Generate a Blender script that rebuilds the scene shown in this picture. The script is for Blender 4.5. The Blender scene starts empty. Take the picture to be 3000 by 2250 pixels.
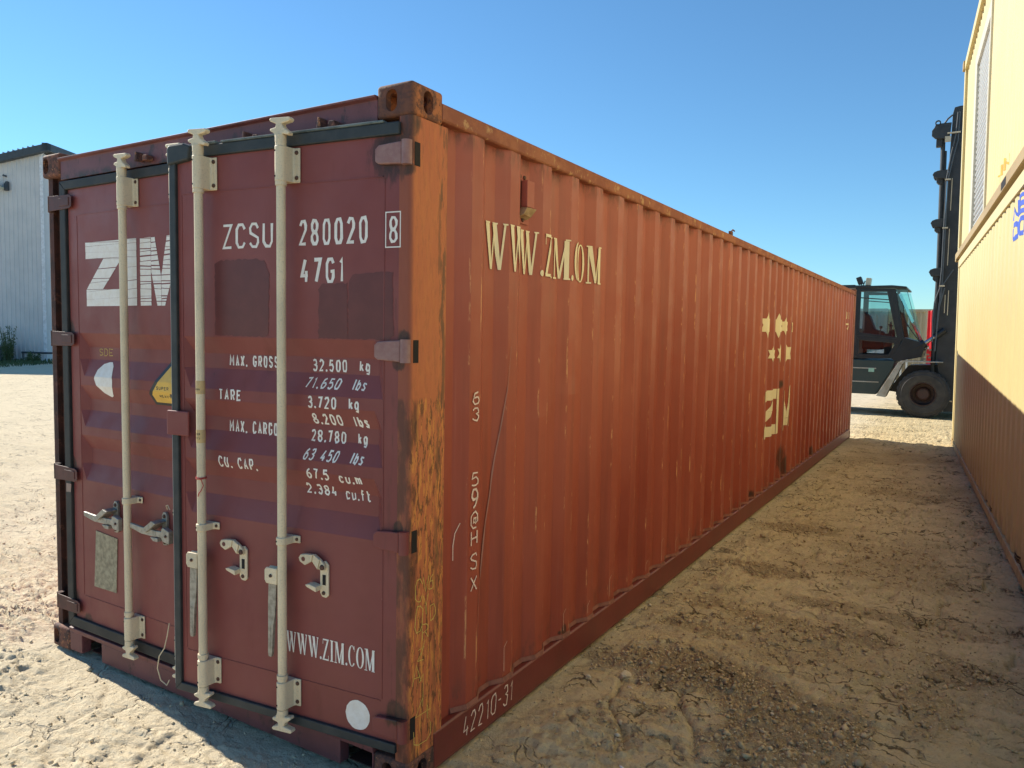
import bpy, bmesh, math, random
import numpy as np
from mathutils import Matrix, Vector

sc = bpy.context.scene
# ---------------------------------------------------------------- camera
cam_d = bpy.data.cameras.new("camera")
cam = bpy.data.objects.new("camera", cam_d)
sc.collection.objects.link(cam)
sc.camera = cam
cam_d.sensor_width = 36.0
cam_d.lens = 36.0 * 2186.7 / 3000.0
cam_d.clip_start = 0.05
cam_d.clip_end = 2000
cam.matrix_world = (Matrix.Translation((1.6925, -2.082, 1.712)) @ Matrix.Rotation(0.5463, 4, 'Z')
                    @ Matrix.Rotation(1.5043, 4, 'X') @ Matrix.Rotation(0.0174, 4, 'Z'))
# ---------------------------------------------------------------- light
EL = math.radians(33.0)
SD = Vector((-1.0, 0.105, 0)).normalized()          # horizontal direction towards the sun
world = bpy.data.worlds.new("World"); sc.world = world; world.use_nodes = True
wn = world.node_tree; wn.nodes.clear()
wo = wn.nodes.new("ShaderNodeOutputWorld"); bg = wn.nodes.new("ShaderNodeBackground")
sky = wn.nodes.new("ShaderNodeTexSky"); sky.sky_type = 'NISHITA'; sky.sun_disc = False
sky.sun_elevation = EL; sky.sun_rotation = math.atan2(SD.x, SD.y)
sky.altitude = 0; sky.air_density = 1.0; sky.dust_density = 0.0; sky.ozone_density = 4.0
tint = wn.nodes.new("ShaderNodeMix"); tint.data_type = 'RGBA'; tint.blend_type = 'MULTIPLY'; tint.inputs[0].default_value = 1
tint.inputs[7].default_value = (.61, .86, .93, 1)     # camera white balance of the clear sky
wn.links.new(sky.outputs[0], tint.inputs[6]); wn.links.new(tint.outputs[2], bg.inputs[0]); bg.inputs[1].default_value = 0.095
wn.links.new(bg.outputs[0], wo.inputs[0])
sun_d = bpy.data.lights.new("sun", 'SUN'); sun_d.energy = 4.1; sun_d.angle = math.radians(0.55)
sun_d.color = (1.0, 0.92, 0.80)
sun = bpy.data.objects.new("sun", sun_d); sc.collection.objects.link(sun)
sv = Vector((SD.x * math.cos(EL), SD.y * math.cos(EL), math.sin(EL)))
sun.rotation_euler = sv.to_track_quat('Z', 'Y').to_euler()
sun.location = (-20, 2, 15)
sc.view_settings.view_transform = 'Standard'; sc.view_settings.look = 'None'
sc.view_settings.exposure = 0.88; sc.view_settings.gamma = 1.0
sc.render.engine = 'CYCLES'
sc.cycles.max_bounces = 8; sc.cycles.diffuse_bounces = 5; sc.cycles.glossy_bounces = 4
sc.cycles.transparent_max_bounces = 12

rnd = random.Random(7)
ALL = []
# ================================================================ materials
class Mat:
    def __init__(s, name):
        s.m = bpy.data.materials.new(name); s.m.use_nodes = True
        s.t = s.m.node_tree; s.t.nodes.clear()
        s.out = s.n("ShaderNodeOutputMaterial"); s.b = s.n("ShaderNodeBsdfPrincipled")
        s.l(s.b.outputs[0], s.out.inputs[0])
        s.tc = s.n("ShaderNodeTexCoord"); s.geo = s.n("ShaderNodeNewGeometry")
    def n(s, t, **k):
        q = s.t.nodes.new(t)
        for a, b in k.items(): setattr(q, a, b)
        return q
    def l(s, a, b): s.t.links.new(a, b)
    def vec(s, scale=(1, 1, 1), world=False):
        q = s.n("ShaderNodeMapping"); q.inputs['Scale'].default_value = scale
        s.l(s.geo.outputs['Position'] if world else s.tc.outputs['Object'], q.inputs[0]); return q.outputs[0]
    def noise(s, sc_, scale=(1, 1, 1), detail=5, rough=0.6, world=False, dist=0.0):
        q = s.n("ShaderNodeTexNoise"); q.inputs['Scale'].default_value = sc_
        q.inputs['Detail'].default_value = detail; q.inputs['Roughness'].default_value = rough
        q.inputs['Distortion'].default_value = dist
        s.l(s.vec(scale, world), q.inputs['Vector']); return q.outputs[0]
    def math(s, op, a, b=None, clamp=False):
        q = s.n("ShaderNodeMath", operation=op, use_clamp=clamp)
        for i, v in enumerate((a, b)):
            if v is None: continue
            if isinstance(v, (int, float)): q.inputs[i].default_value = v
            else: s.l(v, q.inputs[i])
        return q.outputs[0]
    def step(s, v, lo, hi, a=0.0, b=1.0):
        q = s.n("ShaderNodeMapRange"); q.interpolation_type = 'SMOOTHSTEP'
        s.l(v, q.inputs['Value'])
        for k, x in (('From Min', lo), ('From Max', hi), ('To Min', a), ('To Max', b)): q.inputs[k].default_value = x
        return q.outputs[0]
    def mix(s, f, a, b):
        q = s.n("ShaderNodeMix", data_type='RGBA')
        for i, v in ((0, f), (6, a), (7, b)):
            if isinstance(v, (int, float)): q.inputs[i].default_value = v
            elif isinstance(v, tuple): q.inputs[i].default_value = (*v, 1)
            else: s.l(v, q.inputs[i])
        return q.outputs[2]
    def base(s, c):
        if isinstance(c, tuple): s.b.inputs['Base Color'].default_value = (*c, 1)
        else: s.l(c, s.b.inputs['Base Color'])
    def rough(s, v):
        if isinstance(v, (int, float)): s.b.inputs['Roughness'].default_value = v
        else: s.l(v, s.b.inputs['Roughness'])
    def metal(s, v): s.b.inputs['Metallic'].default_value = v
    def bump(s, h, strength=0.3, dist=0.01):
        q = s.n("ShaderNodeBump"); q.inputs['Strength'].default_value = strength; q.inputs['Distance'].default_value = dist
        s.l(h, q.inputs['Height']); s.l(q.outputs[0], s.b.inputs['Normal'])
    def near(s, pts, noise_amt=0.8):
        """mask of smudges round world points (x,y,z,radius)"""
        nz = s.noise(24, (1.5, 1.5, .42), detail=9, rough=.72, world=True); acc = None
        for (x, y, z, r) in pts:
            q = s.n("ShaderNodeVectorMath", operation='DISTANCE'); s.l(s.geo.outputs['Position'], q.inputs[0])
            q.inputs[1].default_value = (x, y, z)
            d = s.math('DIVIDE', q.outputs['Value'], r)
            d = s.math('ADD', d, s.math('MULTIPLY', s.math('SUBTRACT', nz, 0.5), noise_amt * 2))
            v = s.math('MULTIPLY', s.step(d, 0.62, 1.0, 1.0, 0.0), s.step(nz, .34, .60, .62, .98))
            acc = v if acc is None else s.math('MAXIMUM', acc, v)
        return acc

def simple(name, col, rough=0.6, metal=0.0, var=0.15, scale=8, bump=0.0, bscale=60, col2=None, stretch=(1, 1, 1)):
    m = Mat(name)
    c2 = col2 or tuple(c * (1 - var * 2) for c in col)
    m.base(m.mix(m.step(m.noise(scale, stretch), 0.3, 0.75), col, c2))
    m.rough(rough); m.metal(metal)
    if bump: m.bump(m.noise(bscale, detail=3), bump, 0.004)
    return m.m

HINGES_R = [(-.08, -.02, 2.345, .115), (-.02, .0, 2.43, .045), (-.02, 0, 2.29, .035), (-.03, 0, 1.695, .032), (-.05, 0, 1.60, .034), (-.05, 0, 1.0, .03), (-.05, 0, .30, .06)]
def mat_door():
    m = Mat("door_red_paint")
    a = m.mix(m.step(m.noise(1.3, detail=4), .35, .7), (.205, .046, .042), (.255, .070, .062))
    a = m.mix(m.step(m.noise(9, (1, 1, .25), detail=6), .55, .85), a, (.165, .034, .028))
    # fine scratches and light specks
    sp = m.step(m.noise(70, (1, 1, .5), detail=2), .76, .80)
    a = m.mix(m.math('MULTIPLY', sp, .45), a, (.42, .26, .22))
    rust = m.step(m.noise(16, (1, 1, .35), detail=8, rough=.7), .68, .76)
    a = m.mix(m.math('MULTIPLY', rust, .7), a, (.085, .030, .018))
    sx = m.n("ShaderNodeSeparateXYZ"); m.l(m.geo.outputs['Position'], sx.inputs[0])
    gr = m.math('MULTIPLY', m.step(sx.outputs[0], -.12, -.055), m.step(m.noise(11, (1.6, 1, .22), detail=8, rough=.7), .52, .66))
    a = m.mix(m.math('MULTIPLY', gr, .85), a, (.060, .026, .020))
    a = m.mix(m.near(HINGES_R + [(-2.25, 0, 2.39, .06), (-2.22, 0, 1.70, .06), (-2.22, 0, 1.0, .06), (-2.24, 0, .30, .08), (-2.1, 0, .2, .05)]), a, (.035, .018, .014))
    m.base(a); m.rough(m.step(m.noise(5, detail=5), .3, .7, .42, .60)); m.b.inputs['Specular IOR Level'].default_value = .42
    m.bump(m.noise(7, detail=6), .12, .01)
    return m.m
def mat_side():
    m = Mat("side_red_paint")
    a = m.mix(m.step(m.noise(.9, (1, 1, .5), detail=5), .3, .72), (.32, .052, .028), (.42, .095, .052))
    st = m.step(m.noise(6, (1, 3, .12), detail=6), .45, .8)
    a = m.mix(m.math('MULTIPLY', st, .6), a, (.23, .050, .030))
    fs = m.noise(26, (1, 2.4, .045), detail=8, rough=.7)
    a = m.mix(m.math('MULTIPLY', m.step(fs, .56, .70), .22), a, (.50, .17, .11))
    a = m.mix(m.math('MULTIPLY', m.step(m.noise(31, (1, 2.2, .06), detail=8, rough=.7), .58, .72), .28), a, (.17, .042, .028))
    # scuffs along the outer ridge edges
    sx = m.n("ShaderNodeSeparateXYZ"); m.l(m.geo.outputs['Position'], sx.inputs[0])
    t = m.math('FRACT', m.math('DIVIDE', m.math('SUBTRACT', sx.outputs[1], .379 - 2.865), .2865))
    e1 = m.step(m.math('ABSOLUTE', m.math('SUBTRACT', t, .265)), .0, .03, 1, 0)
    e2 = m.step(m.math('ABSOLUTE', m.math('SUBTRACT', t, .985)), .0, .025, 1, 0)
    nz = m.noise(7, (1, 1.2, .45), detail=9, rough=.75)
    nz2 = m.noise(38, (1, 1, .25), detail=4)
    e = m.math('MULTIPLY', m.math('MAXIMUM', e1, e2), m.math('MULTIPLY', m.step(nz, .52, .60), m.step(nz2, .42, .56)))
    a = m.mix(m.math('MULTIPLY', e, .95), a, (.70, .34, .15))
    fl = m.math('MULTIPLY', m.step(m.noise(30, (1, 1.5, .35), detail=7, rough=.7), .69, .73), m.step(m.noise(2.2), .45, .7))
    a = m.mix(fl, a, (.13, .045, .025))
    sz = sx.outputs[2]
    fade_glare = m.math('MULTIPLY', m.step(sz, 1.5, 2.5), m.step(m.noise(2.6, (1, 1, .3), detail=6), .25, .7, .35, .8))
    a = m.mix(m.math('MULTIPLY', fade_glare, .55), a, (.47, .17, .13))  # pinker towards the top: faded paint, with some lens glare put into the colour
    tr = m.math('MULTIPLY', m.step(sz, 2.40, 2.485), m.step(m.noise(17, (1, 1.5, .5), detail=8, rough=.72), .42, .60))
    br = m.math('MULTIPLY', m.step(sz, .36, .17), m.step(m.noise(14, (1, 1.5, .5), detail=8, rough=.72), .50, .64))
    a = m.mix(m.math('MULTIPLY', m.math('MAXIMUM', tr, br), .7), a, (.15, .055, .035))
    wh = m.step(m.noise(90, (1, 1, .6), detail=2), .79, .82)
    a = m.mix(m.math('MULTIPLY', wh, .5), a, (.6, .36, .25))
    a = m.mix(m.near([(-.0, 1.26, .205, .035), (0, 1.22, .2, .02), (0, 6.50, .40, .20), (0, 6.70, .28, .14), (0, 6.35, 1.22, .06), (0, 5.2, .2, .07), (0, 3.1, .19, .05), (0, 8.4, .22, .1)], .7), a, (.06, .028, .018))
    m.base(a); m.rough(m.step(m.noise(4, detail=5), .3, .7, .42, .62))
    m.bump(m.noise(5, (1, 1, .6), detail=6), .15, .012)
    return m.m
def mat_post():
    m = Mat("rusty_orange_post")
    a = m.mix(m.step(m.noise(3, (1, 1, .4), detail=5), .35, .7), (.56, .165, .058), (.50, .125, .052))
    lo = m.n("ShaderNodeSeparateXYZ"); m.l(m.geo.outputs['Position'], lo.inputs[0])
    low = m.step(lo.outputs[2], 1.48, 1.45)            # scraped bare below the repainted patch
    low = m.step(m.math('ADD', lo.outputs[2], m.math('MULTIPLY', m.noise(8, detail=3), .06)), 1.52, 1.485, 0, 1) if False else m.step(lo.outputs[2], 1.46, 1.48, 1, 0)
    g = m.noise(46, (1.2, 1.2, .20), detail=9, rough=.72)
    a = m.mix(m.math('MULTIPLY', m.step(g, .50, .56), m.math('ADD', m.math('MULTIPLY', low, .70), .12)), a, (.72, .29, .065))
    g2 = m.noise(52, (1, 1, .26), detail=9, rough=.75)
    a = m.mix(m.math('MULTIPLY', m.step(g2, .52, .57), m.math('ADD', m.math('MULTIPLY', low, .75), .15)), a, (.15, .055, .022))
    edge = m.math('MULTIPLY', m.step(m.math('ABSOLUTE', m.math('SUBTRACT', lo.outputs[1], .185)), .004, .05, 1, 0),
                  m.step(m.noise(24, (1, 1.2, .22), detail=8, rough=.7), .47, .56))
    a = m.mix(m.math('MULTIPLY', edge, .8), a, (.12, .065, .030))
    fr = m.step(lo.outputs[1], .0, .02, 1, 0)          # front face keeps the dull red
    a = m.mix(m.math('MULTIPLY', fr, .8), a, (.24, .06, .035))
    fr2 = m.math('MULTIPLY', m.step(lo.outputs[1], .03, .06, 1, 0), m.math('MULTIPLY', low, m.step(m.noise(14, (1, 1, .3), detail=7), .42, .55)))
    a = m.mix(m.math('MULTIPLY', fr2, .75), a, (.085, .032, .020))
    a = m.mix(m.near(HINGES_R + [(0, .0, 2.45, .06)]), a, (.060, .030, .020))
    m.base(a); m.rough(.62)
    m.bump(g, .55, .006)
    return m.m
def mat_rust(name, c1, c2, c3, sc_=14):
    m = Mat(name)
    a = m.mix(m.step(m.noise(sc_, detail=8, rough=.7), .43, .57), c1, c2)
    a = m.mix(m.step(m.noise(sc_ * 2.2, detail=8, rough=.7), .56, .64), a, c3)
    m.base(a); m.rough(.8); m.bump(m.noise(55, detail=6), .5, .006); return m.m
def mat_bar():
    m = Mat("galvanised_bar")
    a = m.mix(m.step(m.noise(5, (1, 1, .6)), .35, .7), (.78, .66, .46), (.64, .54, .38))
    a = m.mix(m.math('MULTIPLY', m.step(m.noise(150, detail=5), .48, .72), .40), a, (.40, .36, .28))
    a = m.mix(m.math('MULTIPLY', m.step(m.noise(20, (1, 1, .3), detail=6), .70, .78), .8), a, (.17, .12, .08))
    m.base(a); m.rough(.62); m.metal(.15); m.bump(m.noise(140, detail=3), .15, .002); return m.m
def mat_yellow(name, a1, a2):
    m = Mat(name)
    a = m.mix(m.step(m.noise(.7, (1, 1, .6), detail=5), .35, .7), a1, a2)
    a = m.mix(m.math('MULTIPLY', m.step(m.noise(7, (3, 1, .15), detail=6), .55, .85), .25), a, (.40, .27, .13))
    sx = m.n("ShaderNodeSeparateXYZ"); m.l(m.tc.outputs['Object'], sx.inputs[0])
    foot = m.math('MULTIPLY', m.step(sx.outputs[2], .55, .02), m.step(m.noise(9, (1, 1, .5), detail=8, rough=.7), .42, .62))
    a = m.mix(m.math('MULTIPLY', foot, .55), a, (.30, .20, .11))
    a = m.mix(m.math('MULTIPLY', m.step(m.noise(19, (1, 1, .3), detail=8, rough=.7), .69, .74), .7), a, (.26, .12, .05))
    m.base(a); m.rough(.5); m.bump(m.noise(2.2, detail=4), .2, .02); return m.m
def mat_ground():
    m = Mat("dry_dirt")
    at = m.n("ShaderNodeAttribute"); at.attribute_name = "loose"
    lo = at.outputs['Fac']
    a = m.mix(m.step(m.noise(.55, detail=6, world=True), .32, .7), (.74, .60, .355), (.64, .51, .285))
    a = m.mix(m.math('MULTIPLY', m.step(m.noise(7, detail=8, rough=.7, world=True), .45, .72), .55), a, (.54, .42, .235))
    a = m.mix(m.math('MULTIPLY', m.step(m.noise(60, detail=6, rough=.7, world=True), .52, .75), .5), a, (.40, .30, .165))
    a = m.mix(m.math('MULTIPLY', lo, m.step(m.noise(34, detail=6, rough=.75, world=True), .30, .58, .25, .9)), a, (.30, .215, .12))
    a = m.mix(m.math('MULTIPLY', m.step(m.noise(110, detail=3, world=True), .68, .74), .45), a, (.60, .53, .42))
    wv = m.n("ShaderNodeVectorMath", operation='ADD'); nn = m.n("ShaderNodeTexNoise"); nn.inputs['Scale'].default_value = 5; nn.inputs['Detail'].default_value = 6; m.l(m.geo.outputs['Position'], nn.inputs['Vector'])
    sc3 = m.n("ShaderNodeVectorMath", operation='SCALE'); sc3.inputs[3].default_value = .42; m.l(nn.outputs['Color'], sc3.inputs[0]); m.l(m.geo.outputs['Position'], wv.inputs[0]); m.l(sc3.outputs[0], wv.inputs[1])
    mp = m.n("ShaderNodeMapping"); mp.inputs['Scale'].default_value = (3.4, 6.6, 1); mp.inputs['Rotation'].default_value = (0, 0, .2); m.l(wv.outputs[0], mp.inputs[0])
    vo = m.n("ShaderNodeTexVoronoi", feature='DISTANCE_TO_EDGE'); m.l(mp.outputs[0], vo.inputs['Vector']); vo.inputs['Scale'].default_value = 1.0
    ck = m.math('MULTIPLY', m.step(vo.outputs['Distance'], .004, .045, 1, 0), m.step(m.noise(2.4, detail=6, world=True), .46, .60))
    a = m.mix(m.math('MULTIPLY', ck, .85), a, (.11, .078, .042))
    cr = m.math('MULTIPLY', m.step(m.noise(85, (1, 1.5, 1), detail=8, rough=.75, world=True), .57, .66), m.step(m.noise(3.1, detail=6, world=True), .40, .62))
    a = m.mix(m.math('MULTIPLY', cr, .75), a, (.13, .092, .05))
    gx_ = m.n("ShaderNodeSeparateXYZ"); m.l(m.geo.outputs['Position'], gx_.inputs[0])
    sunlit_pale = m.math('MULTIPLY', m.step(m.math('ADD', gx_.outputs[0], m.math('MULTIPLY', m.noise(1.3, detail=5, world=True), .8)), .9, -.4), .55)
    a = m.mix(sunlit_pale, a, (.80, .71, .55))  # sunlit yard's brightness painted in: dirt colour paler on that side
    m.base(a); m.rough(.95); m.b.inputs['Specular IOR Level'].default_value = .04
    h = m.math('ADD', m.math('MULTIPLY', m.noise(45, detail=9, rough=.72, world=True), 1.0), m.math('MULTIPLY', m.noise(9, detail=5, world=True), .8))
    h = m.math('SUBTRACT', h, m.math('ADD', m.math('MULTIPLY', ck, .8), m.math('MULTIPLY', cr, .35)))
    m.bump(h, .85, .022); return m.m
def mat_glass(name, tint, gl=.12):
    m = Mat(name); m.t.nodes.remove(m.b)
    tr = m.n("ShaderNodeBsdfTransparent"); tr.inputs[0].default_value = (*tint, 1)
    g = m.n("ShaderNodeBsdfGlossy"); g.inputs['Roughness'].default_value = .03
    mx = m.n("ShaderNodeMixShader"); lw = m.n("ShaderNodeFresnel"); lw.inputs[0].default_value = 1.45
    m.l(m.math('ADD', lw.outputs[0], gl - .04), mx.inputs[0]); m.l(tr.outputs[0], mx.inputs[1]); m.l(g.outputs[0], mx.inputs[2])
    m.l(mx.outputs[0], m.out.inputs[0]); return m.m

M_DOOR = mat_door(); M_SIDE = mat_side(); M_POST = mat_post(); M_BAR = mat_bar()
M_CAST = mat_rust("rusted_casting", (.19, .072, .046), (.070, .034, .028), (.42, .18, .08), 22)
M_CASTO = mat_rust("rusted_casting_orange", (.44, .15, .055), (.15, .058, .035), (.065, .034, .026), 24)
def _front_dark():
    t = M_CASTO.node_tree; b = [n for n in t.nodes if n.type == 'BSDF_PRINCIPLED'][0]; src = b.inputs['Base Color'].links[0].from_socket
    g = t.nodes.new("ShaderNodeNewGeometry"); sp = t.nodes.new("ShaderNodeSeparateXYZ"); t.links.new(g.outputs['Position'], sp.inputs[0])
    mr = t.nodes.new("ShaderNodeMapRange"); t.links.new(sp.outputs[1], mr.inputs[0]); mr.inputs[1].default_value = .0; mr.inputs[2].default_value = .03; mr.inputs[3].default_value = .8; mr.inputs[4].default_value = 0
    mx = t.nodes.new("ShaderNodeMix"); mx.data_type = 'RGBA'; t.links.new(mr.outputs[0], mx.inputs[0]); t.links.new(src, mx.inputs[6]); mx.inputs[7].default_value = (.10, .045, .035, 1); t.links.new(mx.outputs[2], b.inputs['Base Color'])
_front_dark()
M_DARKPOST = mat_rust("dark_rust_post", (.085, .028, .018), (.045, .018, .013), (.14, .05, .03), 9)
def mat_header():
    m = Mat("header_paint"); a = m.mix(m.step(m.noise(5), .3, .75), (.185, .060, .062), (.135, .042, .043))
    a = m.mix(m.math('MULTIPLY', m.step(m.noise(13, (1, 1, .6), detail=9, rough=.74), .55, .64), .8), a, (.050, .026, .022))
    sx = m.n("ShaderNodeSeparateXYZ"); m.l(m.geo.outputs['Position'], sx.inputs[0])
    g = m.math('MULTIPLY', m.step(m.math('ABSOLUTE', m.math('SUBTRACT', sx.outputs[2], 2.455)), .005, .045, 1, 0), m.step(m.noise(9, detail=8, rough=.7), .42, .58))
    a = m.mix(m.math('MULTIPLY', g, .85), a, (.035, .025, .022))
    m.base(a); m.rough(.55); m.bump(m.noise(30, detail=6), .2, .004); return m.m
M_HEADER = mat_header()
M_RAIL = simple("rail_paint", (.215, .040, .030), .42, col2=(.165, .034, .026), scale=4, bump=.1)
M_TOPRAIL = mat_rust("top_rail_rust", (.36, .13, .065), (.28, .09, .05), (.50, .28, .13), 5)
M_RUBBER = simple("door_rubber", (.018, .026, .030), .6, col2=(.045, .050, .050), scale=11)
M_RUBBERTOP = simple("dusty_rubber", (.16, .20, .20), .7, col2=(.04, .055, .06), scale=14)
M_WHITE = simple("white_lettering", (.88, .85, .80), .6, col2=(.80, .74, .66), scale=30)
M_CREAM = simple("cream_lettering", (.90, .80, .54), .6, col2=(.84, .72, .45), scale=12)
M_CHALK = simple("chalk", (.92, .74, .62), .9, col2=(.74, .48, .36), scale=120)
M_CHALKY = simple("yellow_chalk", (.75, .60, .16), .9, col2=(.6, .38, .08), scale=120)
M_PATCH = simple("dark_touch_up_paint", (.115, .020, .018), .4, col2=(.145, .028, .024), scale=12)
M_BOLT = simple("rusty_bolt", (.12, .055, .035), .7, var=.3, scale=80)
M_BLACK = simple("black_void", (.010, .008, .008), .8)
M_DIRTWHITE = simple("faded_plate", (.42, .36, .24), .7, col2=(.20, .17, .11), scale=40)
M_STICKY = simple("yellow_sticker", (.82, .50, .08), .45, col2=(.72, .43, .07), scale=20)
M_STICKK = simple("black_sticker", (.02, .025, .03), .4)
M_TAPE = simple("paper_tape", (.66, .46, .20), .6, col2=(.5, .36, .2), scale=50)
M_RED = simple("red_string", (.45, .03, .03), .6)
M_HANDLE = simple("zinc_handle", (.40, .38, .33), .45, metal=.35, col2=(.22, .21, .18), scale=45)
M_YEL = mat_yellow("yellow_paint", (.58, .485, .235), (.535, .445, .215))
M_YEL2 = mat_yellow("yellow_paint_upper", (.60, .51, .265), (.565, .475, .24))
M_YRAIL = mat_yellow("yellow_rail", (.40, .28, .115), (.32, .215, .08))
M_SHUT = simple("shutter_grey", (.52, .54, .54), .4, var=.05)
M_SHUTFR = simple("shutter_frame", (.54, .51, .40), .5, var=.05)
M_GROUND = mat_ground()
def matte(m): [n for n in m.node_tree.nodes if n.type == "BSDF_PRINCIPLED"][0].inputs["Specular IOR Level"].default_value = .04; return m
M_CLOD = matte(simple("clod", (.66, .51, .29), .95, col2=(.34, .24, .13), scale=9))
M_CLODL = matte(simple("pale_stone", (.74, .62, .42), .9, col2=(.50, .40, .26), scale=30))
M_FLK = simple("forklift_black", (.018, .022, .026), .38, var=.2, scale=6, bump=.1)
M_FLG = simple("forklift_green", (.022, .048, .052), .4, col2=(.035, .055, .055), scale=4)
M_FLGR = simple("mast_steel", (.030, .033, .036), .5, col2=(.055, .058, .06), scale=5)
M_TYRE = simple("tyre_rubber", (.036, .035, .034), .85, col2=(.075, .068, .060), scale=6, bump=.3)
M_RIM = simple("rim_red_brown", (.045, .022, .018), .6, col2=(.05, .03, .025), scale=7)
M_FEND = simple("fender_grey", (.40, .40, .37), .6, col2=(.28, .25, .20), scale=5)
M_CHROME = simple("cylinder_rod", (.5, .52, .58), .25, metal=.9)
M_HOSE = simple("hose_grey", (.10, .11, .12), .45)
M_GLASS = mat_glass("cab_glass_teal", (.62, .86, .84))
M_GLASSD = mat_glass("cab_glass_dark", (.50, .66, .68))
M_LAMPB = simple("lamp_lens", (.6, .58, .45), .25)
M_WALLW = simple("white_metal_siding", (.60, .60, .60), .5, col2=(.52, .53, .54), scale=1.2)
M_TRIM = simple("dark_roof_trim", (.055, .07, .085), .5)
M_BGC = simple("tan_container", (.52, .43, .28), .7, col2=(.34, .27, .17), scale=2, stretch=(1, 1, .3))
M_BGG = simple("grey_container", (.36, .42, .45), .6, col2=(.28, .32, .34), scale=2)
M_BGW = simple("white_bars", (.75, .74, .68), .5)
M_REDV = simple("bright_red_paint", (.70, .028, .030), .4, var=.1)
M_LEAF = simple("weed_leaf", (.085, .12, .045), .7, col2=(.05, .085, .03), scale=3)
M_LEAF2 = simple("tree_leaf", (.12, .20, .05), .7, col2=(.06, .12, .03), scale=2)
M_BARK = simple("bark", (.10, .075, .05), .9)
M_CONC = simple("utility_box_grey", (.30, .33, .34), .7)
M_SEAT = simple("seat_black", (.02, .02, .022), .6)
M_BLUE = simple("blue_stencil", (.06, .12, .55), .6)
M_OCHRE = simple("ochre_stencil", (.70, .40, .05), .6)
M_DKST = simple("dark_stencil", (.03, .025, .02), .6)
M_GREENLBL = simple("pale_green_label", (.35, .62, .52), .6)

# ================================================================ mesh helpers
class MB:
    def __init__(s): s.v = []; s.f = []; s.mi = []; s.cur = 0
    def add(s, vs, fs):
        o = len(s.v); s.v.extend([tuple(p) for p in vs]); s.f.extend([tuple(i + o for i in f) for f in fs]); s.mi.extend([s.cur] * len(fs)); return s
    def box(s, x0, x1, y0, y1, z0, z1):
        return s.add([(x0, y0, z0), (x1, y0, z0), (x1, y1, z0), (x0, y1, z0), (x0, y0, z1), (x1, y0, z1), (x1, y1, z1), (x0, y1, z1)],
                     [(0, 3, 2, 1), (4, 5, 6, 7), (0, 1, 5, 4), (1, 2, 6, 5), (2, 3, 7, 6), (3, 0, 4, 7)])
    def prism(s, poly, a0, a1, axis=1):
        """poly of 2D points in the plane across `axis`, extruded a0..a1 along it"""
        def P(q, a):
            if axis == 1: return (q[0], a, q[1])
            if axis == 0: return (a, q[0], q[1])
            return (q[0], q[1], a)
        n = len(poly); vs = [P(q, a0) for q in poly] + [P(q, a1) for q in poly]
        fs = [tuple(range(n)), tuple(range(2 * n - 1, n - 1, -1))] + [(i, i + n, (i + 1) % n + n, (i + 1) % n) for i in range(n)]
        return s.add(vs, fs)
    def tube(s, pts, r, n=12, cap=True):
        pts = [Vector(p) for p in pts]; rs = r if isinstance(r, (list, tuple)) else [r] * len(pts)
        vs = []; up = None
        for i, p in enumerate(pts):
            d = (pts[min(i + 1, len(pts) - 1)] - pts[max(i - 1, 0)]).normalized()
            if up is None: up = Vector((0, 0, 1)) if abs(d.z) < .9 else Vector((1, 0, 0))
            x = up.cross(d).normalized(); y = d.cross(x); up = y
            for k in range(n):
                a = 2 * math.pi * k / n; vs.append(p + (x * math.cos(a) + y * math.sin(a)) * rs[i])
        fs = [(i * n + k, i * n + (k + 1) % n, (i + 1) * n + (k + 1) % n, (i + 1) * n + k) for i in range(len(pts) - 1) for k in range(n)]
        if cap: fs += [tuple(range(n - 1, -1, -1)), tuple(range((len(pts) - 1) * n, len(pts) * n))]
        return s.add(vs, fs)
    def lathe(s, prof, c, axis=1, n=48):
        """prof list of (radius, offset along axis); closed loop revolved"""
        vs = []; m = len(prof)
        for k in range(n):
            a = 2 * math.pi * k / n
            for r, o in prof:
                if axis == 1: vs.append((c[0] + r * math.cos(a), c[1] + o, c[2] + r * math.sin(a)))
                elif axis == 2: vs.append((c[0] + r * math.cos(a), c[1] + r * math.sin(a), c[2] + o))
                else: vs.append((c[0] + o, c[1] + r * math.cos(a), c[2] + r * math.sin(a)))
        fs = []
        for k in range(n):
            for j in range(m):
                j2 = (j + 1) % m; k2 = (k + 1) % n
                if prof[j][0] < 1e-6 and prof[j2][0] < 1e-6: continue
                fs.append((k * m + j, k * m + j2, k2 * m + j2, k2 * m + j))
        return s.add(vs, fs)

def link(o):
    sc.collection.objects.link(o); ALL.append(o); return o
WM = {}
def empty(name, loc, rot=(0, 0, 0), label=None, cat=None, group=None, kind=None):
    o = bpy.data.objects.new(name, None); o.empty_display_size = .3
    o.location = loc; o.rotation_euler = rot; link(o)
    WM[o.name] = Matrix.LocRotScale(Vector(loc), Matrix.Identity(3) if rot == (0, 0, 0) else
                                    __import__('mathutils').Euler(rot).to_matrix(), None)
    tag(o, label, cat, group, kind); return o
def tag(o, label=None, cat=None, group=None, kind=None):
    if label: o['label'] = label
    if cat: o['category'] = cat
    if group: o['group'] = group
    if kind: o['kind'] = kind
    return o
def pieces(mb):
    par = list(range(len(mb.v)))
    def find(a):
        while par[a] != a: par[a] = par[par[a]]; a = par[a]
        return a
    for f in mb.f:
        for i in f[1:]: par[find(i)] = find(f[0])
    gr = {}
    for k, f in enumerate(mb.f): gr.setdefault(find(f[0]), []).append(f)
    out = []
    for fs in gr.values():
        ids = sorted({i for f in fs for i in f}); m = {a: b for b, a in enumerate(ids)}
        q_ = MB(); q_.v = [mb.v[i] for i in ids]; q_.f = [tuple(m[i] for i in f) for f in fs]; q_.mi = [0] * len(fs); out.append(q_)
    return out
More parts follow.
